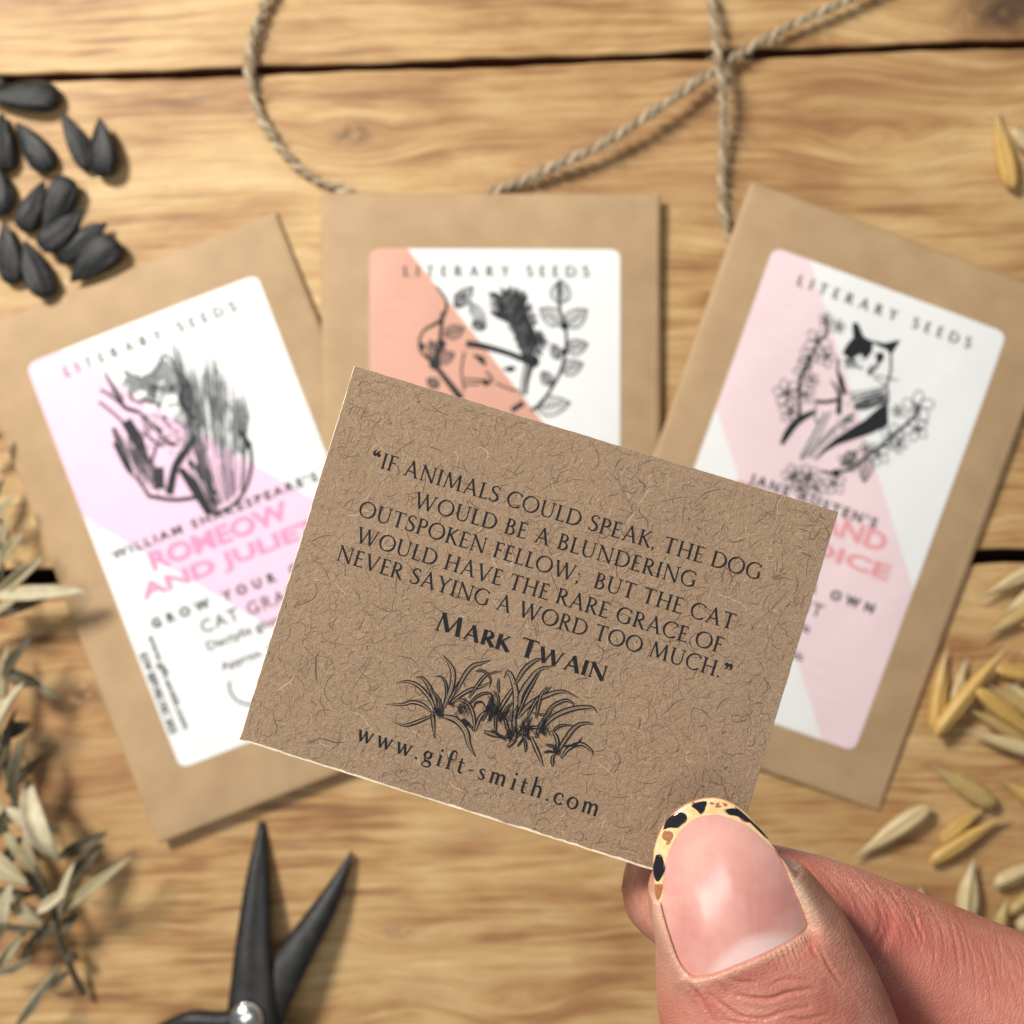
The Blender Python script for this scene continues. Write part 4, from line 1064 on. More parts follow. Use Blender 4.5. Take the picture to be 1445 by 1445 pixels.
# ------------------------------------------------------------------ quote card
CW, CH = 54.8, 42.7
CROT = Euler((-0.00895, -0.04113, -0.29652)); CC = Vector((2.692, -12.416, 172.0))
card = root('quote_card', CC, 'brown flecked card with a cat and dog quotation held by the thumb', 'card', None, CROT)
CM = CROT.to_matrix(); CMi = CM.transposed()
CTH = .42
def K(px, py):
    """photograph pixel -> 2D place on the card's face"""
    d = Vector(((px - 722.5) / F, -(py - 722.5) / F, -1.0)); o = Vector((0, 0, H)); nrm = CM @ Vector((0, 0, 1))
    t = (CC - o).dot(nrm) / d.dot(nrm); q = CMi @ (o + d * t - CC); return np.array([q.x, q.y])
rs = np.random.default_rng(21)
N = 150
def edge_pts():
    """outline of the card with a slightly ragged cut"""
    pts = []
    for (a, b) in (((-CW / 2, -CH / 2), (CW / 2, -CH / 2)), ((CW / 2, -CH / 2), (CW / 2, CH / 2)), ((CW / 2, CH / 2), (-CW / 2, CH / 2)), ((-CW / 2, CH / 2), (-CW / 2, -CH / 2))):
        a, b = np.array(a), np.array(b)
        for i in range(N): pts.append(a + (b - a) * i / N)
    return np.array(pts)
E_ = edge_pts(); ne = len(E_)
jit = np.convolve(np.tile(rs.normal(0, .022, ne), 3), [.3, .5, .3], 'same')[ne:2 * ne]
nrmE = np.zeros_like(E_)
for i in range(ne): nrmE[i] = [(0, -1), (1, 0), (0, 1), (-1, 0)][i // N]
sideI = np.arange(ne) // N
V = []; Fc = []; mi = []
bev = np.where(sideI == 0, .20, np.where(sideI == 3, .06, np.where(sideI == 1, .05, .015)))     # pale cut shows along the bottom
bev = bev * (1 + .5 * np.convolve(np.tile(rs.normal(0, 1, ne), 3), np.ones(5) / 5, 'same')[ne:2 * ne]).clip(.2, 2)
top = E_ + nrmE * (jit - bev)[:, None]; mid = E_ + nrmE * jit[:, None]; bot = E_ + nrmE * (jit * .5)[:, None]
for ringp, z in ((top, 0.0), (mid, -.06), (bot, -CTH)):
    for p in ringp: V.append((p[0], p[1], z))
for j in (0, 1):
    for i in range(ne): i2 = (i + 1) % ne; Fc.append((j * ne + i, (j + 1) * ne + i, (j + 1) * ne + i2, j * ne + i2)); mi.append(1)
# front and back faces: grid fan to the centre in rings so the sheet can be very slightly bowed
prev = 0
for rg in range(1, 10):
    s_ = 1 - rg / 10; b0 = len(V)
    for p in top: V.append((p[0] * s_, p[1] * s_, 0.0))
    for i in range(ne): i2 = (i + 1) % ne; Fc.append((prev + i, prev + i2, b0 + i2, b0 + i)); mi.append(0)
    prev = b0
V.append((0, 0, 0)); c_ = len(V) - 1
for i in range(ne): Fc.append((prev + i, prev + (i + 1) % ne, c_)); mi.append(0)
V.append((0, 0, -CTH)); c_ = len(V) - 1
for i in range(ne): Fc.append((2 * ne + (i + 1) % ne, 2 * ne + i, c_)); mi.append(0)
sheet_o = obj('card_sheet', V, Fc, [M_card, M_cardedge], card, False, mi)
# fibres in the recycled stock
fib = Ink(.004, .0005, None, 30)
for i in range(4300):
    x, y = rs.uniform(-CW / 2 + .3, CW / 2 - .3), rs.uniform(-CH / 2 + .3, CH / 2 - .3)
    L = rs.gamma(1.5, .85) + .22; a = rs.uniform(0, 6.28); k1 = rs.normal(0, .75); k2 = rs.normal(0, .9)
    n = 8; pts = []; q = np.array([x, y])
    for j in range(n):
        pts.append(q.copy()); t = j / n; a += (k1 + k2 * math.sin(t * 5)) / n * min(L, 2.0) + rs.normal(0, .16); q = q + np.array([math.cos(a), math.sin(a)]) * L / n
    pts = np.array(pts)
    if np.abs(pts[:, 0]).max() > CW / 2 - .12 or np.abs(pts[:, 1]).max() > CH / 2 - .2: continue
    tone = rs.choice([rs.uniform(0, .3), rs.uniform(.35, .8), rs.uniform(.82, 1)], p=[.36, .52, .12])
    w = rs.gamma(6, .0085) * (1.25 if tone < .3 else .9)
    fib.stroke(pts, np.array([.4, 1, 1, .4]) * w, straight=True, a=tone)
for i in range(260):
    x, y = rs.uniform(-CW / 2 + .4, CW / 2 - .4), rs.uniform(-CH / 2 + .4, CH / 2 - .4)
    fib.disc((x, y), rs.uniform(.04, .11), rs.uniform(.03, .07), rot=rs.uniform(0, 3), n=7)
o = fib.build('paper_fibres', [M_fibre], sheet_o, attr='tone'); o['kind'] = 'stuff'
def card_line(text, p0, p1, cap_px, G, small=None, name='printed_line'):
    a, b = K(*p0), K(*p1); d = b - a; w = np.linalg.norm(d); d /= w; up = np.array([-d[1], d[0]])
    ink = Ink(.026, .0008, None, 24)
    set_text(ink, text, G, a, d, up, cap_px * .0769, w, small)
    ink.build(name, [M_cardink], sheet_o)
card_line('\u201cIF ANIMALS COULD SPEAK, THE DOG', (521, 656), (1072, 819), 22.5, G_thin)
card_line('WOULD BE A BLUNDERING', (582, 715), (980, 830), 22.5, G_thin)
card_line('OUTSPOKEN FELLOW;  BUT THE CAT', (504, 727), (1034, 889), 22.5, G_thin)
card_line('WOULD HAVE THE RARE GRACE OF', (500, 764), (1017, 922), 22.5, G_thin)
card_line('NEVER SAYING A WORD TOO MUCH.\u201d', (473, 790), (1030, 961), 22.5, G_thin)
card_line('MARK TWAIN', (611, 888), (854, 962), 27, G_bold, .80)
card_line('www.gift-smith.com', (502, 1044), (844, 1153), 26.5, G_thin)
# grass tuft drawing
gi = Ink(.03, .0007, None, 0)
g4 = lambda x, y: K(530 + x / 4.25, 900 + y / 4.25)
def gblade(pts, w, open_=True, mat=0):
    p = np.array([g4(x, y) for x, y in pts])
    prof = np.array([.45, .9, 1.0, .85, .55, .12]); W = w * .0769 / 4.25 * 1.22
    gi.stroke(p, prof * W, n=5)
    if open_ and w > 13:
        gi.stroke(p[:] * .98 + p.mean(0) * .02, prof * max(W - .36, .04), n=5, mat=1)
        if w > 24: gi.stroke(p, .05, n=5)
GB = [([(560, 620), (520, 540), (470, 500), (400, 480)], 22), ([(340, 440), (345, 500), (355, 605)], 26), ([(330, 470), (260, 500), (180, 525), (115, 508)], 22),
 ([(330, 440), (280, 400), (220, 385), (160, 400), (62, 398)], 24), ([(360, 450), (330, 370), (260, 290), (190, 262), (120, 272)], 24), ([(375, 450), (350, 360), (320, 290), (280, 240), (245, 240)], 26),
 ([(395, 460), (385, 380), (350, 330), (330, 300)], 18), ([(400, 440), (425, 340), (420, 270), (395, 235), (360, 232)], 18), ([(410, 420), (455, 300), (465, 210), (440, 150), (402, 102)], 30),
 ([(430, 400), (470, 330), (510, 260), (540, 290)], 20), ([(480, 330), (530, 230), (580, 170), (640, 150), (688, 134)], 26), ([(440, 400), (500, 350), (570, 310), (640, 290), (690, 262)], 22),
 ([(560, 360), (620, 270), (670, 220), (760, 200)], 20), ([(600, 200), (650, 200), (690, 250), (680, 300)], 16), ([(560, 400), (610, 350), (670, 330), (715, 350)], 18), ([(590, 420), (600, 390), (640, 385), (650, 410)], 12),
 ([(590, 560), (590, 480), (560, 400), (500, 370), (460, 400)], 22), ([(595, 560), (630, 470), (690, 420)], 22), ([(640, 500), (670, 430), (700, 330)], 18), ([(700, 420), (700, 360), (690, 330)], 12),
 ([(740, 400), (730, 340), (700, 320)], 14), ([(740, 330), (735, 280), (740, 240)], 16), ([(720, 480), (760, 400), (820, 310), (840, 290)], 24), ([(740, 500), (790, 420), (830, 380)], 18),
 ([(820, 540), (840, 430), (838, 310), (800, 205), (770, 240)], 34), ([(835, 280), (890, 190), (950, 140), (1000, 122)], 26), ([(860, 420), (870, 340), (920, 260), (980, 190), (1075, 165)], 30),
 ([(850, 470), (900, 350), (950, 260), (1000, 170)], 20), ([(850, 480), (920, 400), (1010, 350), (1120, 320), (1215, 358)], 28), ([(900, 500), (960, 380), (1020, 320), (1055, 290)], 20),
 ([(960, 480), (990, 350), (1030, 290)], 20), ([(990, 560), (1040, 430), (1130, 375), (1180, 390), (1185, 415)], 20), ([(940, 450), (1030, 460), (1060, 430)], 14), ([(1000, 540), (1070, 470), (1180, 425), (1290, 415), (1328, 448)], 28),
 ([(840, 600), (890, 550), (980, 535), (1010, 550)], 20), ([(960, 600), (1000, 500), (1080, 400)], 20), ([(1080, 700), (1130, 620), (1190, 540), (1250, 510), (1308, 516)], 26), ([(1060, 560), (1110, 525), (1190, 525)], 16),
 ([(1110, 720), (1160, 660), (1230, 635), (1290, 670), (1303, 706)], 22), ([(1085, 680), (1090, 620), (1070, 570), (1045, 560)], 22), ([(1120, 650), (1200, 640), (1240, 590)], 12), ([(1060, 770), (1060, 720), (1080, 690)], 20),
 ([(930, 590), (960, 660), (985, 720), (1005, 768)], 24), ([(890, 600), (900, 650), (895, 688)], 18), ([(850, 650), (880, 610), (900, 600)], 12), ([(400, 465), (480, 490), (540, 560), (560, 640), (598, 710)], 34),
 ([(790, 655), (830, 600), (830, 480), (850, 400)], 28), ([(650, 560), (710, 580), (800, 600)], 26), ([(770, 470), (790, 540), (810, 620)], 20), ([(720, 560), (720, 480), (750, 430)], 18), ([(680, 500), (700, 440), (760, 400)], 16),
 ([(530, 500), (560, 520), (590, 560)], 18), ([(500, 440), (510, 400), (540, 430)], 14), ([(880, 600), (880, 530), (900, 470)], 14), ([(910, 600), (915, 520), (940, 470)], 14), ([(1020, 640), (1060, 650), (1080, 690)], 16), ([(1010, 685), (1050, 680), (1080, 690)], 12)]
for pts, w in GB: gblade(pts, w)
# dense dark heart of the tuft
rs2 = np.random.default_rng(4)
for cx, cy, r_, n_ in [(370, 450, 34, 26), (690, 440, 60, 44), (520, 440, 50, 24), (820, 590, 45, 26), (900, 560, 55, 30), (1000, 560, 45, 26), (1080, 680, 34, 18), (760, 480, 60, 30)]:
    for i in range(n_):
        a = rs2.uniform(0, 6.28); L = rs2.uniform(.4, 1.2) * r_
        x, y = cx + rs2.normal(0, r_ * .4), cy + rs2.normal(0, r_ * .4)
        gi.stroke([g4(x, y), g4(x + math.cos(a) * L * .3 + 4, y - L * .5), g4(x + math.cos(a) * L * .6, y - L)], np.array([1, .8, .2]) * .085, n=3)
for cx, cy, rx, ry in [(385, 455, 18, 13), (695, 440, 20, 14), (735, 578, 50, 9), (910, 592, 22, 9), (1000, 562, 16, 13), (1078, 678, 11, 9), (450, 392, 18, 10), (535, 500, 22, 16)]:
    gi.disc(g4(cx, cy), rx * .0769 / 4.25, ry * .0769 / 4.25, rot=-.3)
gi.build('grass_drawing', [M_cardink, M_card], sheet_o)

# ------------------------------------------------------------------ hand
def skin_mat():
    t = NT('skin'); 
    sk = t.attr('skinco'); red = t.attr('redness').outputs['Fac']; pale = t.attr('paleness').outputs['Fac']
    v = sk.outputs['Vector']
    def sc(x, y, z):
        m = t.n('ShaderNodeMapping'); m.inputs['Scale'].default_value = (x, y, z); t.l(v, m.inputs[0]); return m.outputs[0]
    co = t.coord_mm()
    n1 = t.noise(co, .16, 3); n2 = t.noise(co, .8, 4, .6); n3 = t.noise(co, 3.5, 4, .6)
    c = t.ramp(n1, [(.36, (.42, .150, .108)), (.64, (.56, .255, .185))])
    c = t.mix(t.mapr(n2, .42, .62, 0, .55), c, (.44, .155, .11, 1))
    c = t.mix(red, c, (.44, .115, .09, 1))
    c = t.mix(pale, c, (.66, .44, .31, 1))
    # fine net of skin lines, drawn out across the finger
    vo = t.n('ShaderNodeTexVoronoi', feature='DISTANCE_TO_EDGE'); vo.inputs['Scale'].default_value = 1.0; vo.inputs['Randomness'].default_value = 1
    wp = t.n('ShaderNodeVectorMath', operation='ADD'); nz = t.n('ShaderNodeTexNoise'); nz.inputs['Scale'].default_value = .5; t.l(v, nz.inputs[0]); t.l(nz.outputs['Color'], wp.inputs[0]); t.l(sc(2.9, 1.15, .0), wp.inputs[1]); t.l(wp.outputs[0], vo.inputs['Vector'])
    ln = t.mapr(vo.outputs['Distance'], 0.0, .16, 0, 1)
    wn = t.noise(sc(2.2, .22, 0), 1.0, 4, .6, .4)
    dry = t.attr('dryness').outputs['Fac']
    c = t.mix(t.math('MULTIPLY', t.math('SUBTRACT', 1.0, ln), t.math('MULTIPLY', dry, .30)), c, (.80, .62, .48, 1))
    c = t.mix(t.math('MULTIPLY', t.math('SUBTRACT', 1.0, ln), .13), c, (.45, .19, .13, 1))
    t.l(c, t.b.inputs['Base Color'])
    t.b.inputs['Subsurface Weight'].default_value = .22
    t.b.inputs['Subsurface Radius'].default_value = (1.0, .35, .2)
    t.b.inputs['Subsurface Scale'].default_value = .0013
    t.l(t.mapr(n3, .3, .7, .28, .5), t.b.inputs['Roughness'])
    t.b.inputs['Specular IOR Level'].default_value = .42
    b = t.bump(ln, .45, .06); b = t.bump(wn, .32, .10, b); b = t.bump(n3, .5, .08, b)
    t.l(b, t.b.inputs['Normal']); return t.m
M_skin = skin_mat()

def loft(rings, seg=40, expo=2.0, flip=None):
    """rings: (centre xyz, half width, half height); side axis kept level"""
    r = np.array([[*c, w, h] for c, w, h in rings], float)
    r = cat_path(r, 6); n = len(r); C = r[:, :3]
    T = np.gradient(C, axis=0); T /= np.linalg.norm(T, axis=1)[:, None] + 1e-9
    V = []; Fc = []
    for i in range(n):
        S = np.cross(T[i], [0, 0, 1.0]); S /= np.linalg.norm(S); Uu = np.cross(S, T[i])
        for k in range(seg):
            a = 2 * math.pi * k / seg; ca, sa = math.cos(a), math.sin(a)
            q = 2 / expo
            V.append(C[i] + S * max(r[i, 3], .05) * math.copysign(abs(ca) ** q, ca) + Uu * max(r[i, 4], .05) * math.copysign(abs(sa) ** q, sa))
    for i in range(n - 1):
        for k in range(seg): Fc.append((i * seg + k, i * seg + (k + 1) % seg, (i + 1) * seg + (k + 1) % seg, (i + 1) * seg + k))
    V.append(C[0]); V.append(C[-1]); a, b = len(V) - 2, len(V) - 1
    for k in range(seg): Fc.append(((k + 1) % seg, k, a)); Fc.append(((n - 1) * seg + k, (n - 1) * seg + (k + 1) % seg, b))
    return V, Fc
def Pw(px, py, z, wpx, h):
    s = (H - z) / F; return (tuple(P(px, py, z)), wpx * s, h)
TZ = 180.2
thumb = [Pw(1004, 1152, TZ - 1, 4, .6), Pw(1004, 1158, TZ - .8, 26, 3.2), Pw(1006, 1172, TZ - .5, 50, 5.0), Pw(1009, 1195, TZ, 74, 6.2), Pw(1013, 1225, TZ, 94, 6.7), Pw(1018, 1256, TZ, 108, 7.0),
         Pw(1040, 1298, TZ, 128, 7.2), Pw(1062, 1350, TZ, 145, 7.7), Pw(1086, 1420, TZ, 160, 8.3), Pw(1112, 1500, TZ, 166, 8.8), Pw(1142, 1590, TZ + .5, 166, 9.2)]
tc = thumb[-1][0]
thumb += [((tc[0] + 6, tc[1] - 14, TZ), 10.8, 9.2), ((tc[0] + 16, tc[1] - 30, TZ - 1), 11.5, 10.5), ((tc[0] + 32, tc[1] - 50, TZ - 6), 14.5, 13.5), ((tc[0] + 54, tc[1] - 76, TZ - 14), 17, 15), ((tc[0] + 72, tc[1] - 98, TZ - 20), 15, 14)]
IZ = 165.6
def Pc(px, py, z, r, h=None): return (tuple(P(px, py, z)), r, h or r)
index = [Pc(895, 1228, IZ - 10.5, .4), Pc(898, 1229, IZ - 10.3, 2.8, 2.4), Pc(905, 1232, IZ - 9.8, 4.6, 3.9), Pc(919, 1237, IZ - 8.8, 6.0, 5.0), Pc(948, 1249, IZ - 6.0, 6.8, 6.2), Pc(985, 1264, IZ - 2.0, 7.2, 7.0), Pc(1045, 1279, IZ, 7.5), Pc(1110, 1298, IZ, 7.9), Pc(1170, 1319, IZ, 8.2), Pc(1225, 1340, IZ, 8.2), Pc(1275, 1362, IZ, 8.35),
         Pc(1335, 1390, IZ, 8.7), Pc(1400, 1424, IZ + .3, 9.3), Pc(1475, 1463, IZ + 1, 9.8), Pc(1560, 1510, IZ + 2, 9.9)]
ic = index[-1][0]
index += [((ic[0] + 14, ic[1] - 10, IZ + 1), 9.6, 9.6), ((ic[0] + 28, ic[1] - 24, IZ - 1), 10, 10), ((ic[0] + 42, ic[1] - 42, IZ - 5), 11.5, 12), ((ic[0] + 54, ic[1] - 66, IZ - 9), 13, 13), ((ic[0] + 62, ic[1] - 104, IZ - 12), 14, 14)]
def chain(pts, rr): return [(tuple(p), r, r) for p, r in zip(pts, rr)]
mcp = np.array(index[-3][0])
def curled(dx, dy, dz, L):
    b = mcp + np.array([dx, dy, dz])
    pts = [b + np.array([6, -40, -3]), b + np.array([3, -14, 0]), b, b + np.array([-14 * L, 6 * L, -9]), b + np.array([-32 * L, 9 * L, -18]), b + np.array([-44 * L, 6 * L, -20]), b + np.array([-52 * L, 0, -12]), b + np.array([-52 * L, -5, -4]), b + np.array([-50 * L, -8, 1])]
    return chain(pts, [12, 12, 11.2, 10, 9.6, 8.8, 8, 6.8, 2])
middle = curled(8, -14, -8, 1.0); ring_f = curled(16, -30, -14, .95); little = curled(22, -47, -20, .8)
wr = np.array(index[-1][0])
palm = chain([mcp + np.array([4, -2, -6]), mcp + np.array([10, -26, -9]), mcp + np.array([16, -52, -12]), wr + np.array([12, -22, -14]), wr + np.array([26, -55, -20]), wr + np.array([44, -105, -30]), wr + np.array([62, -160, -42])], [12, 21, 24, 22, 20, 24, 28])
palm = [(c, w * 1.05, w * .72) for c, w, _ in palm]
bm = MB()
for rg in (thumb, index, middle, ring_f, little, palm):
    V, Fc = loft(rg); bm.add(V, Fc)
tmp = obj('hand_tmp', bm.V, bm.F, M_skin)
rm = tmp.modifiers.new('r', 'REMESH'); rm.mode = 'VOXEL'; rm.voxel_size = .62 * MM; rm.use_smooth_shade = True
sm = tmp.modifiers.new('s', 'SMOOTH'); sm.iterations = 5; sm.factor = .5
me = bpy.data.meshes.new_from_object(tmp.evaluated_get(bpy.context.evaluated_depsgraph_get()))
bpy.data.objects.remove(tmp)
b = bmesh.new(); b.from_mesh(me)
# finer mesh where the picture shows the fingers
def near(f, lim):
    c = f.calc_center_median() / MM
    s = F / (H - c.z); px, py = 722.5 + c.x * s, 722.5 - c.y * s
    return c.z > lim and px < 1500 and py < 1500
for lim in (158, 160):
    fs = [f for f in b.faces if near(f, lim)]
    es = list({e for f in fs for e in f.edges})
    bmesh.ops.subdivide_edges(b, edges=es, cuts=1, use_grid_fill=True, smooth=0.0)
    bmesh.ops.smooth_vert(b, verts=list({v for f in fs if f.is_valid for v in f.verts}), factor=.5, use_axis_x=True, use_axis_y=True, use_axis_z=True)
bmesh.ops.triangulate(b, faces=[f for f in b.faces if len(f.verts) > 4])
b.to_mesh(me); b.free()
nv = len(me.vertices)
co = np.empty(nv * 3, dtype=np.float32); me.vertices.foreach_get('co', co); co = co.reshape(-1, 3).astype(float) / MM
nr = np.empty(nv * 3, dtype=np.float32); me.vertex_normals.foreach_get('vector', nr); nr = nr.reshape(-1, 3).astype(float)
PXs = F / (H - co[:, 2]); PX = 722.5 + co[:, 0] * PXs; PY = 722.5 - co[:, 1] * PXs

# nail surface
NC = np.array(P(1034, 1262, 186.5))[:2]
ax = np.array([-.27, .963]); ax /= np.linalg.norm(ax); tx = np.array([ax[1], -ax[0]])
def nail_z(x, y):
    u = (x - NC[0]) * ax[0] + (y - NC[1]) * ax[1]; t = (x - NC[0]) * tx[0] + (y - NC[1]) * tx[1] + .35
    R = 9.2
    return 187.15 - (R - np.sqrt(np.maximum(R * R - t * t, 1.0))) * .86 - .013 * (u - 1.0) ** 2 - .15 * u
def NP(px, py):
    """photograph pixel -> point on the nail surface (a few fixed-point steps)"""
    z = 186.5
    for _ in range(8): p = P(px, py, z); z = float(nail_z(p.x, p.y))
    return np.array([p.x, p.y, z])
free = [(931, 1272), (924, 1248), (922, 1225), (924, 1196), (936, 1166), (957, 1143), (984, 1129.5), (1010, 1126.5), (1034, 1134), (1054, 1149), (1070.5, 1167), (1083, 1183), (1097, 1203)]
smile = [(934, 1274), (936, 1258), (936, 1242), (940, 1214), (953, 1183), (969, 1164), (989, 1152), (1013, 1150), (1034, 1156), (1057, 1167), (1077, 1184), (1088, 1194), (1098, 1204)]
inner = [(1108, 1224), (1120, 1252), (1131, 1278), (1138, 1298), (1139, 1310), (1120, 1326), (1079, 1347), (1040, 1363), (1005, 1376), (980, 1379), (966, 1368), (955, 1350), (945, 1322), (937, 1296)]
outl = np.array(free + inner, float); outl = cat_path(np.vstack([outl, outl[:1]]), 6)[:-1]
NO = np.array([NP(*p) for p in outl]); no2 = NO[:, :2]
cen = no2.mean(0)
def seg_dist(p, poly, closed=True):
    d = np.full(len(p), 1e9); m = len(poly)
    idx = np.zeros(len(p), int)
    for i in range(m if closed else m - 1):
        a, c = poly[i], poly[(i + 1) % m]; ab = c - a; L2 = ab.dot(ab) + 1e-12
        t = np.clip(((p - a) @ ab) / L2, 0, 1); q = a + t[:, None] * ab; dd = np.linalg.norm(p - q, axis=1)
        k = dd < d; d[k] = dd[k]; idx[k] = i
    return d, idx
def inside_poly(p, poly):
    r = np.zeros(len(p), bool); m = len(poly); j = m - 1
    for i in range(m):
        xi, yi = poly[i]; xj, yj = poly[j]
        c = ((yi > p[:, 1]) != (yj > p[:, 1])) & (p[:, 0] < (xj - xi) * (p[:, 1] - yi) / (yj - yi + 1e-12) + xi)
        r ^= c; j = i
    return r
sel = np.where((co[:, 2] > 178) & (PX > 880) & (PX < 1300) & (PY > 1080) & (PY < 1480))[0]
p2 = co[sel, :2]
d, idx = seg_dist(p2, no2); ins = inside_poly(p2, no2); sd = np.where(ins, -d, d)
zn = nail_z(p2[:, 0], p2[:, 1])
nfree = len(free) * 6
tipw = (idx < nfree - 8).astype(float)            # nearest to the free edge: no fold there
edge_z = nail_z(no2[idx, 0], no2[idx, 1])
z = co[sel, 2].copy()
# proximal fold sits higher than side folds
lip = np.where((idx > nfree + 26) & (idx < nfree + 58), .42, .30)
fold_z = np.minimum(edge_z + lip, 999)
w_out = np.exp(-(np.maximum(sd, 0) / 1.5) ** 2)
tgt = fold_z + .10 * np.minimum(np.maximum(sd, 0), 1.2)
z_out = z * (1 - w_out) + np.maximum(tgt, z * 0 + tgt) * w_out
z_out = np.where(tipw > .5, np.minimum(z, edge_z - .6), z_out)
ramp = np.clip(-sd / .30, 0, 1)
z_in = fold_z * (1 - ramp) + (zn - .75) * ramp
z_in = np.where(tipw > .5, np.minimum(z, zn - .75), np.minimum(z_in, zn + lip))
znew = np.where(sd > 0, z_out, z_in)
dorsal = nr[sel, 2] > -.1
far = sd < 4.0
k = dorsal & far
co[sel[k], 2] = znew[k]

# creases pressed into the skin (lines given in picture coordinates, each on the finger's surface)
red = np.zeros(nv); pale = np.zeros(nv); dry = np.zeros(nv)
pix = np.stack([PX, PY], 1)
up = nr[:, 2] > -.2
g5 = lambda x, y: (880 + x / 4.3125, 1110 + y / 4.3125)
g2 = lambda x, y: (860 + x / 2.47, 1080 + y / 2.47)
th_m = up & (co[:, 2] > 176)
def crease(pts, depth, wpx, mask, reds=.3):
    pl = cat_path(np.array(pts, float), 5)
    lo_, hi_ = pl.min(0) - 30, pl.max(0) + 30
    s = np.where(mask & (PX > lo_[0]) & (PX < hi_[0]) & (PY > lo_[1]) & (PY < hi_[1]))[0]
    if not len(s): return
    d, i_ = seg_dist(pix[s], pl, False)
    t = i_ / max(1, len(pl) - 2); tap = np.sin(np.pi * np.clip(t * .9 + .05, 0, 1)) ** .5
    g = np.exp(-(d / wpx) ** 2) * tap; g2_ = np.exp(-(d / (wpx * 3.2)) ** 2) * tap
    co[s] -= nr[s] * (depth * g - depth * .45 * g2_)[:, None]
    red[s] = np.maximum(red[s], reds * g)
for pts, dp, w in [([(640, 1150), (700, 1185), (800, 1190)], .16, 3), ([(690, 1270), (800, 1290), (900, 1290), (1000, 1255), (1160, 1230)], .34, 3.4), ([(530, 1265), (620, 1340), (720, 1400), (860, 1410), (980, 1370), (1130, 1340)], .26, 3.2),
                   ([(440, 1225), (460, 1270), (480, 1300)], .24, 3), ([(1200, 1000), (1260, 1110), (1330, 1210)], .20, 3), ([(1150, 960), (1160, 1010), (1200, 1060)], .16, 3), ([(600, 1420), (760, 1440), (900, 1430)], .16, 2.6),
                   ([(380, 1180), (430, 1240), (560, 1440)], .22, 4), ([(900, 1200), (1000, 1170), (1120, 1175)], .14, 3), ([(980, 1400), (1100, 1420), (1250, 1380)], .2, 3), ([(560, 1180), (620, 1230), (640, 1290)], .12, 3)]:
    crease([g5(*p) for p in pts], dp * .9, w, th_m, .4)
ix_m = up & (co[:, 2] < 178) & (PX > 1070)
rs = np.random.default_rng(31)
for i in range(60):           # transverse lines across the index finger
    x = 1095 + i * 6.2 + rs.normal(0, 2.5); y = 1187 + (x - 1095) * .385
    L = rs.uniform(40, 110); off = rs.uniform(0, 40)
    a0 = math.radians(rs.normal(62, 6)) if x < 1260 else math.radians(rs.normal(78, 7))
    pts = [(x + math.cos(a0) * (off + L * t) + (5 * math.sin(3 * t)), y + math.sin(a0) * (off + L * t)) for t in (0, .35, .7, 1)]
    crease(pts, rs.uniform(.03, .085), rs.uniform(1.4, 2.4), ix_m, .2)
crease([g2(960, 480), g2(975, 560), g2(930, 660), g2(880, 720)], .35, 9, ix_m, .45)
crease([g2(935, 480), g2(945, 560), g2(900, 640)], .2, 5, ix_m, .3)

# colour: joints and flushed places
def blob(cx, cy, rx, ry, rot, amt, arr, mask):
    c, s = math.cos(rot), math.sin(rot); dx, dy = PX - cx, PY - cy
    u, v = (dx * c + dy * s) / rx, (-dx * s + dy * c) / ry
    arr += np.where(mask, amt * np.exp(-(u * u + v * v)), 0)
blob(*g5(560, 1330), 26, 18, .4, .55, red, th_m); blob(*g5(780, 1120), 60, 12, -.35, .35, red, th_m); blob(*g5(1150, 960), 16, 26, .5, .4, red, th_m)
blob(1130, 1420, 70, 60, 0, .18, red, th_m)
blob(*g5(1100, 640), 14, 60, -.5, .75, pale, th_m); blob(*g5(1050, 620), 10, 50, -.5, .35, pale, th_m); blob(*g5(180, 760), 14, 60, -.15, .5, pale, th_m); blob(*g5(300, 1130), 30, 40, 0, .2, pale, th_m)
blob(*g2(1000, 560), 60, 70, .3, .45, red, ix_m); blob(*g2(700, 400), 60, 60, .3, .35, red, ix_m); blob(1350, 1440, 120, 50, .3, .3, red, ix_m)
blob(*g2(850, 380), 50, 20, .42, 1.0, dry, ix_m); blob(*g2(1080, 500), 80, 26, .42, .5, dry, ix_m); blob(*g2(950, 420), 90, 22, .42, .6, dry, ix_m)
red[:] += .22 * ix_m
pale[sel] += np.where((sd > 0) & (tipw < .5), .45 * np.exp(-((sd - .2) / .3) ** 2), 0)
me.vertices.foreach_set('co', (co * MM).astype(np.float32).ravel())

# coordinates along and round each finger for the skin texture
def bone_coords(rings, q):
    r = cat_path(np.array([c for c, w, h in rings], float), 3); s = np.concatenate([[0], np.cumsum(np.linalg.norm(np.diff(r, axis=0), axis=1))])
    best = np.full(len(q), 1e9); U_ = np.zeros(len(q)); W_ = np.zeros(len(q))
    for i in range(len(r) - 1):
        ab = r[i + 1] - r[i]; t = np.clip(((q - r[i]) @ ab) / (ab @ ab + 1e-9), 0, 1); pt = r[i] + t[:, None] * ab; dv = q - pt; dd = np.linalg.norm(dv, axis=1)
        k = dd < best; best[k] = dd[k]; U_[k] = (s[i] + t * np.linalg.norm(ab))[k]
        S = np.cross(ab, [0, 0, 1.0]); S /= np.linalg.norm(S); Uu = np.cross(S, ab / np.linalg.norm(ab))
        W_[k] = (np.arctan2(dv @ S, dv @ Uu) * 8)[k]
    return best, U_, W_
bt, ut, wt = bone_coords(thumb, co); bi, ui, wi = bone_coords(index, co)
useT = bt < bi
skc = np.stack([np.where(useT, ut, ui + 200), np.where(useT, wt, wi), np.zeros(nv)], 1)
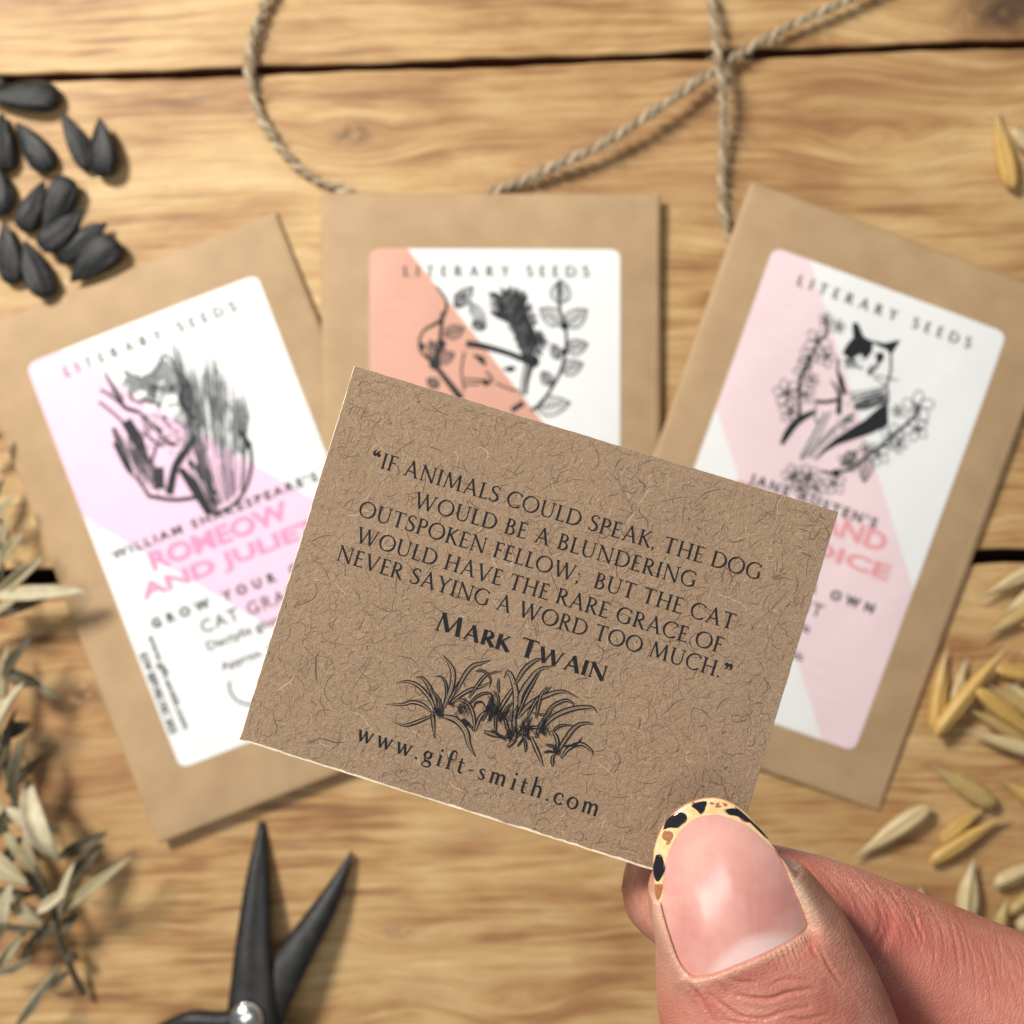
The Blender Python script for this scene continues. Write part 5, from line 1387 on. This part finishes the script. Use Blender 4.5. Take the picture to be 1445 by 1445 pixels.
a_ = me.attributes.new('skinco', 'FLOAT_VECTOR', 'POINT'); a_.data.foreach_set('vector', skc.astype(np.float32).ravel())
for nm, arr in (('redness', red), ('paleness', pale), ('dryness', dry)):
    a_ = me.attributes.new(nm, 'FLOAT', 'POINT'); a_.data.foreach_set('value', np.clip(arr, 0, 1).astype(np.float32))
me.materials.clear(); me.materials.append(M_skin)
me.polygons.foreach_set('use_smooth', np.ones(len(me.polygons), dtype=bool)); me.update()
hand = root('hand', (0, 0, 0), 'hand pinching the quote card, thumb on top with a leopard spotted nail tip', 'hand')
ho = bpy.data.objects.new('skin', me); col.objects.link(ho); ho.parent = hand

# nail plate
def nail_mat():
    t = NT('glossy_natural_nail'); lu = t.attr('lunula').outputs['Fac']; co_ = t.coord_mm()
    m = t.n('ShaderNodeMapping'); m.inputs['Rotation'].default_value = (0, 0, math.radians(-15.6)); m.inputs['Scale'].default_value = (2.2, .10, 1); t.l(co_, m.inputs[0])
    st = t.noise(m.outputs[0], 1.0, 4, .6); n = t.noise(co_, .20, 3)
    c = t.ramp(n, [(.35, (.62, .27, .235)), (.65, (.74, .40, .34))])
    c = t.mix(t.mapr(st, .45, .8, 0, .10), c, (.84, .62, .56, 1))
    c = t.mix(lu, c, (.86, .68, .66, 1))
    t.l(c, t.b.inputs['Base Color']); t.b.inputs['Roughness'].default_value = .30; t.b.inputs['Specular IOR Level'].default_value = .5
    t.b.inputs['Subsurface Weight'].default_value = .3; t.b.inputs['Subsurface Radius'].default_value = (1, .4, .3); t.b.inputs['Subsurface Scale'].default_value = .001
    t.b.inputs['Coat Weight'].default_value = .9; t.b.inputs['Coat Roughness'].default_value = .15
    t.l(t.bump(st, .12, .04), t.b.inputs['Normal']); return t.m
M_nail = nail_mat()
def radial(outline, nring, fz, drop=.5):
    """filled cap over an outline given in 2D mm, with a rim going down"""
    m = len(outline); c = outline.mean(0); V = []; Fc = []
    for j in range(nring):
        s = (1 - j / nring)
        for p in outline: q = c + (p - c) * s; V.append((q[0], q[1], fz(q[0], q[1])))
    V.append((c[0], c[1], fz(c[0], c[1]))); e = len(V) - 1
    for j in range(nring - 1):
        for i in range(m): i2 = (i + 1) % m; Fc.append((j * m + i, j * m + i2, (j + 1) * m + i2, (j + 1) * m + i))
    for i in range(m): Fc.append(((nring - 1) * m + i, (nring - 1) * m + (i + 1) % m, e))
    b = len(V)
    for p in outline: V.append((p[0], p[1], fz(p[0], p[1]) - drop))
    for i in range(m): i2 = (i + 1) % m; Fc.append((i2, i, b + i, b + i2))
    # orientation: make top faces look up
    A = sum(outline[i][0] * outline[(i + 1) % m][1] - outline[(i + 1) % m][0] * outline[i][1] for i in range(m))
    if A < 0: Fc = [f[::-1] for f in Fc]
    return V, Fc
V, Fc = radial(no2, 26, lambda x, y: float(nail_z(x, y)), .55)
Va = np.array(V); s_ = F / (H - Va[:, 2]); vx, vy = 722.5 + Va[:, 0] * s_, 722.5 - Va[:, 1] * s_
dx, dy = vx - 1072, vy - 1372; c_, sn = math.cos(-.42), math.sin(-.42)
e_ = ((dx * c_ + dy * sn) / 84) ** 2 + ((-dx * sn + dy * c_) / 54) ** 2
lun = np.clip((1.05 - e_) / .5, 0, 1) * .62
nail = obj('nail', V, Fc, M_nail, hand, True, attr={'lunula': lun})
M_pol = flat_mat('peach_nail_polish', (.80, .44, .18), .2, .4, .06, 1.6, coat=.4, c2=(.84, .60, .36))
M_polb = flat_mat('black_nail_polish', (.012, .012, .015), .10, .55, .1, 1, coat=.6)
M_polr = flat_mat('bronze_nail_polish', (.42, .17, .075), .25, .5, .3, 3, coat=.4)
fo, si = cat_path(free, 6), cat_path(smile, 6); n = min(len(fo), len(si)); V = []; Fc = []; nc = 7
for i in range(n):
    for kk in range(nc + 1):
        t = kk / nc; q = fo[i] * (1 - t) + si[i] * t; p = NP(*q)
        lift = .02 + .06 * min(1, 4 * t + .2, 4 * (1 - t) + .1)
        V.append((p[0], p[1], p[2] + lift))
    V.append((V[-nc - 1][0], V[-nc - 1][1], V[-nc - 1][2] - .6))
w_ = nc + 2
for i in range(n - 1):
    for kk in range(nc): a = i * w_ + kk; Fc.append((a, a + w_, a + w_ + 1, a + 1))
    a = i * w_; Fc.append((a, a + nc + 1, a + w_ + nc + 1, a + w_))
pol = obj('polished_tip', V, [f[::-1] for f in Fc], M_pol, nail)
rs_sp = np.random.default_rng(2)
def spot(pts, mat, nm, lift=.115):
    pts = [(x + rs_sp.normal(0, 2.6), y + rs_sp.normal(0, 2.6)) for x, y in pts]
    o_ = np.array([NP(*g5(x, y))[:2] for x, y in pts]); o_ = cat_path(np.vstack([o_, o_[:1]]), 3)[:-1]
    V, Fc = radial(o_, 5, lambda x, y: float(nail_z(x, y)) + lift, .1); obj(nm, V, Fc, mat, nail)
for pts in [[(238, 262), (262, 210), (300, 165), (345, 152), (378, 170), (380, 205), (350, 235), (325, 250), (280, 250)],
            [(405, 118), (440, 95), (500, 86), (504, 112), (490, 130), (496, 148), (465, 165), (440, 140)],
            [(606, 138), (660, 128), (700, 140), (740, 175), (790, 222), (740, 205), (690, 175), (640, 165)],
            [(672, 122), (720, 150), (790, 215), (850, 285), (882, 322), (850, 300), (800, 250), (760, 215), (700, 160)],
            [(192, 415), (225, 415), (250, 480), (245, 520), (215, 570), (186, 555), (180, 490)]]:
    spot(pts, M_polb, 'black_spot')
for pts in [[(235, 280), (260, 262), (300, 280), (290, 320), (255, 330), (232, 310)], [(560, 100), (585, 96), (580, 112), (600, 118), (575, 125), (552, 116)], [(600, 98), (625, 108), (618, 124), (604, 115)], [(520, 92), (545, 90), (550, 104), (530, 108)], [(262, 330), (285, 325), (278, 350), (260, 352)], [(410, 100), (425, 92), (432, 104), (418, 112)], [(690, 165), (740, 180), (770, 215), (720, 205)], [(190, 590), (235, 590), (230, 660), (205, 690), (190, 640)]]:
    spot(pts, M_polr, 'bronze_spot', .10)
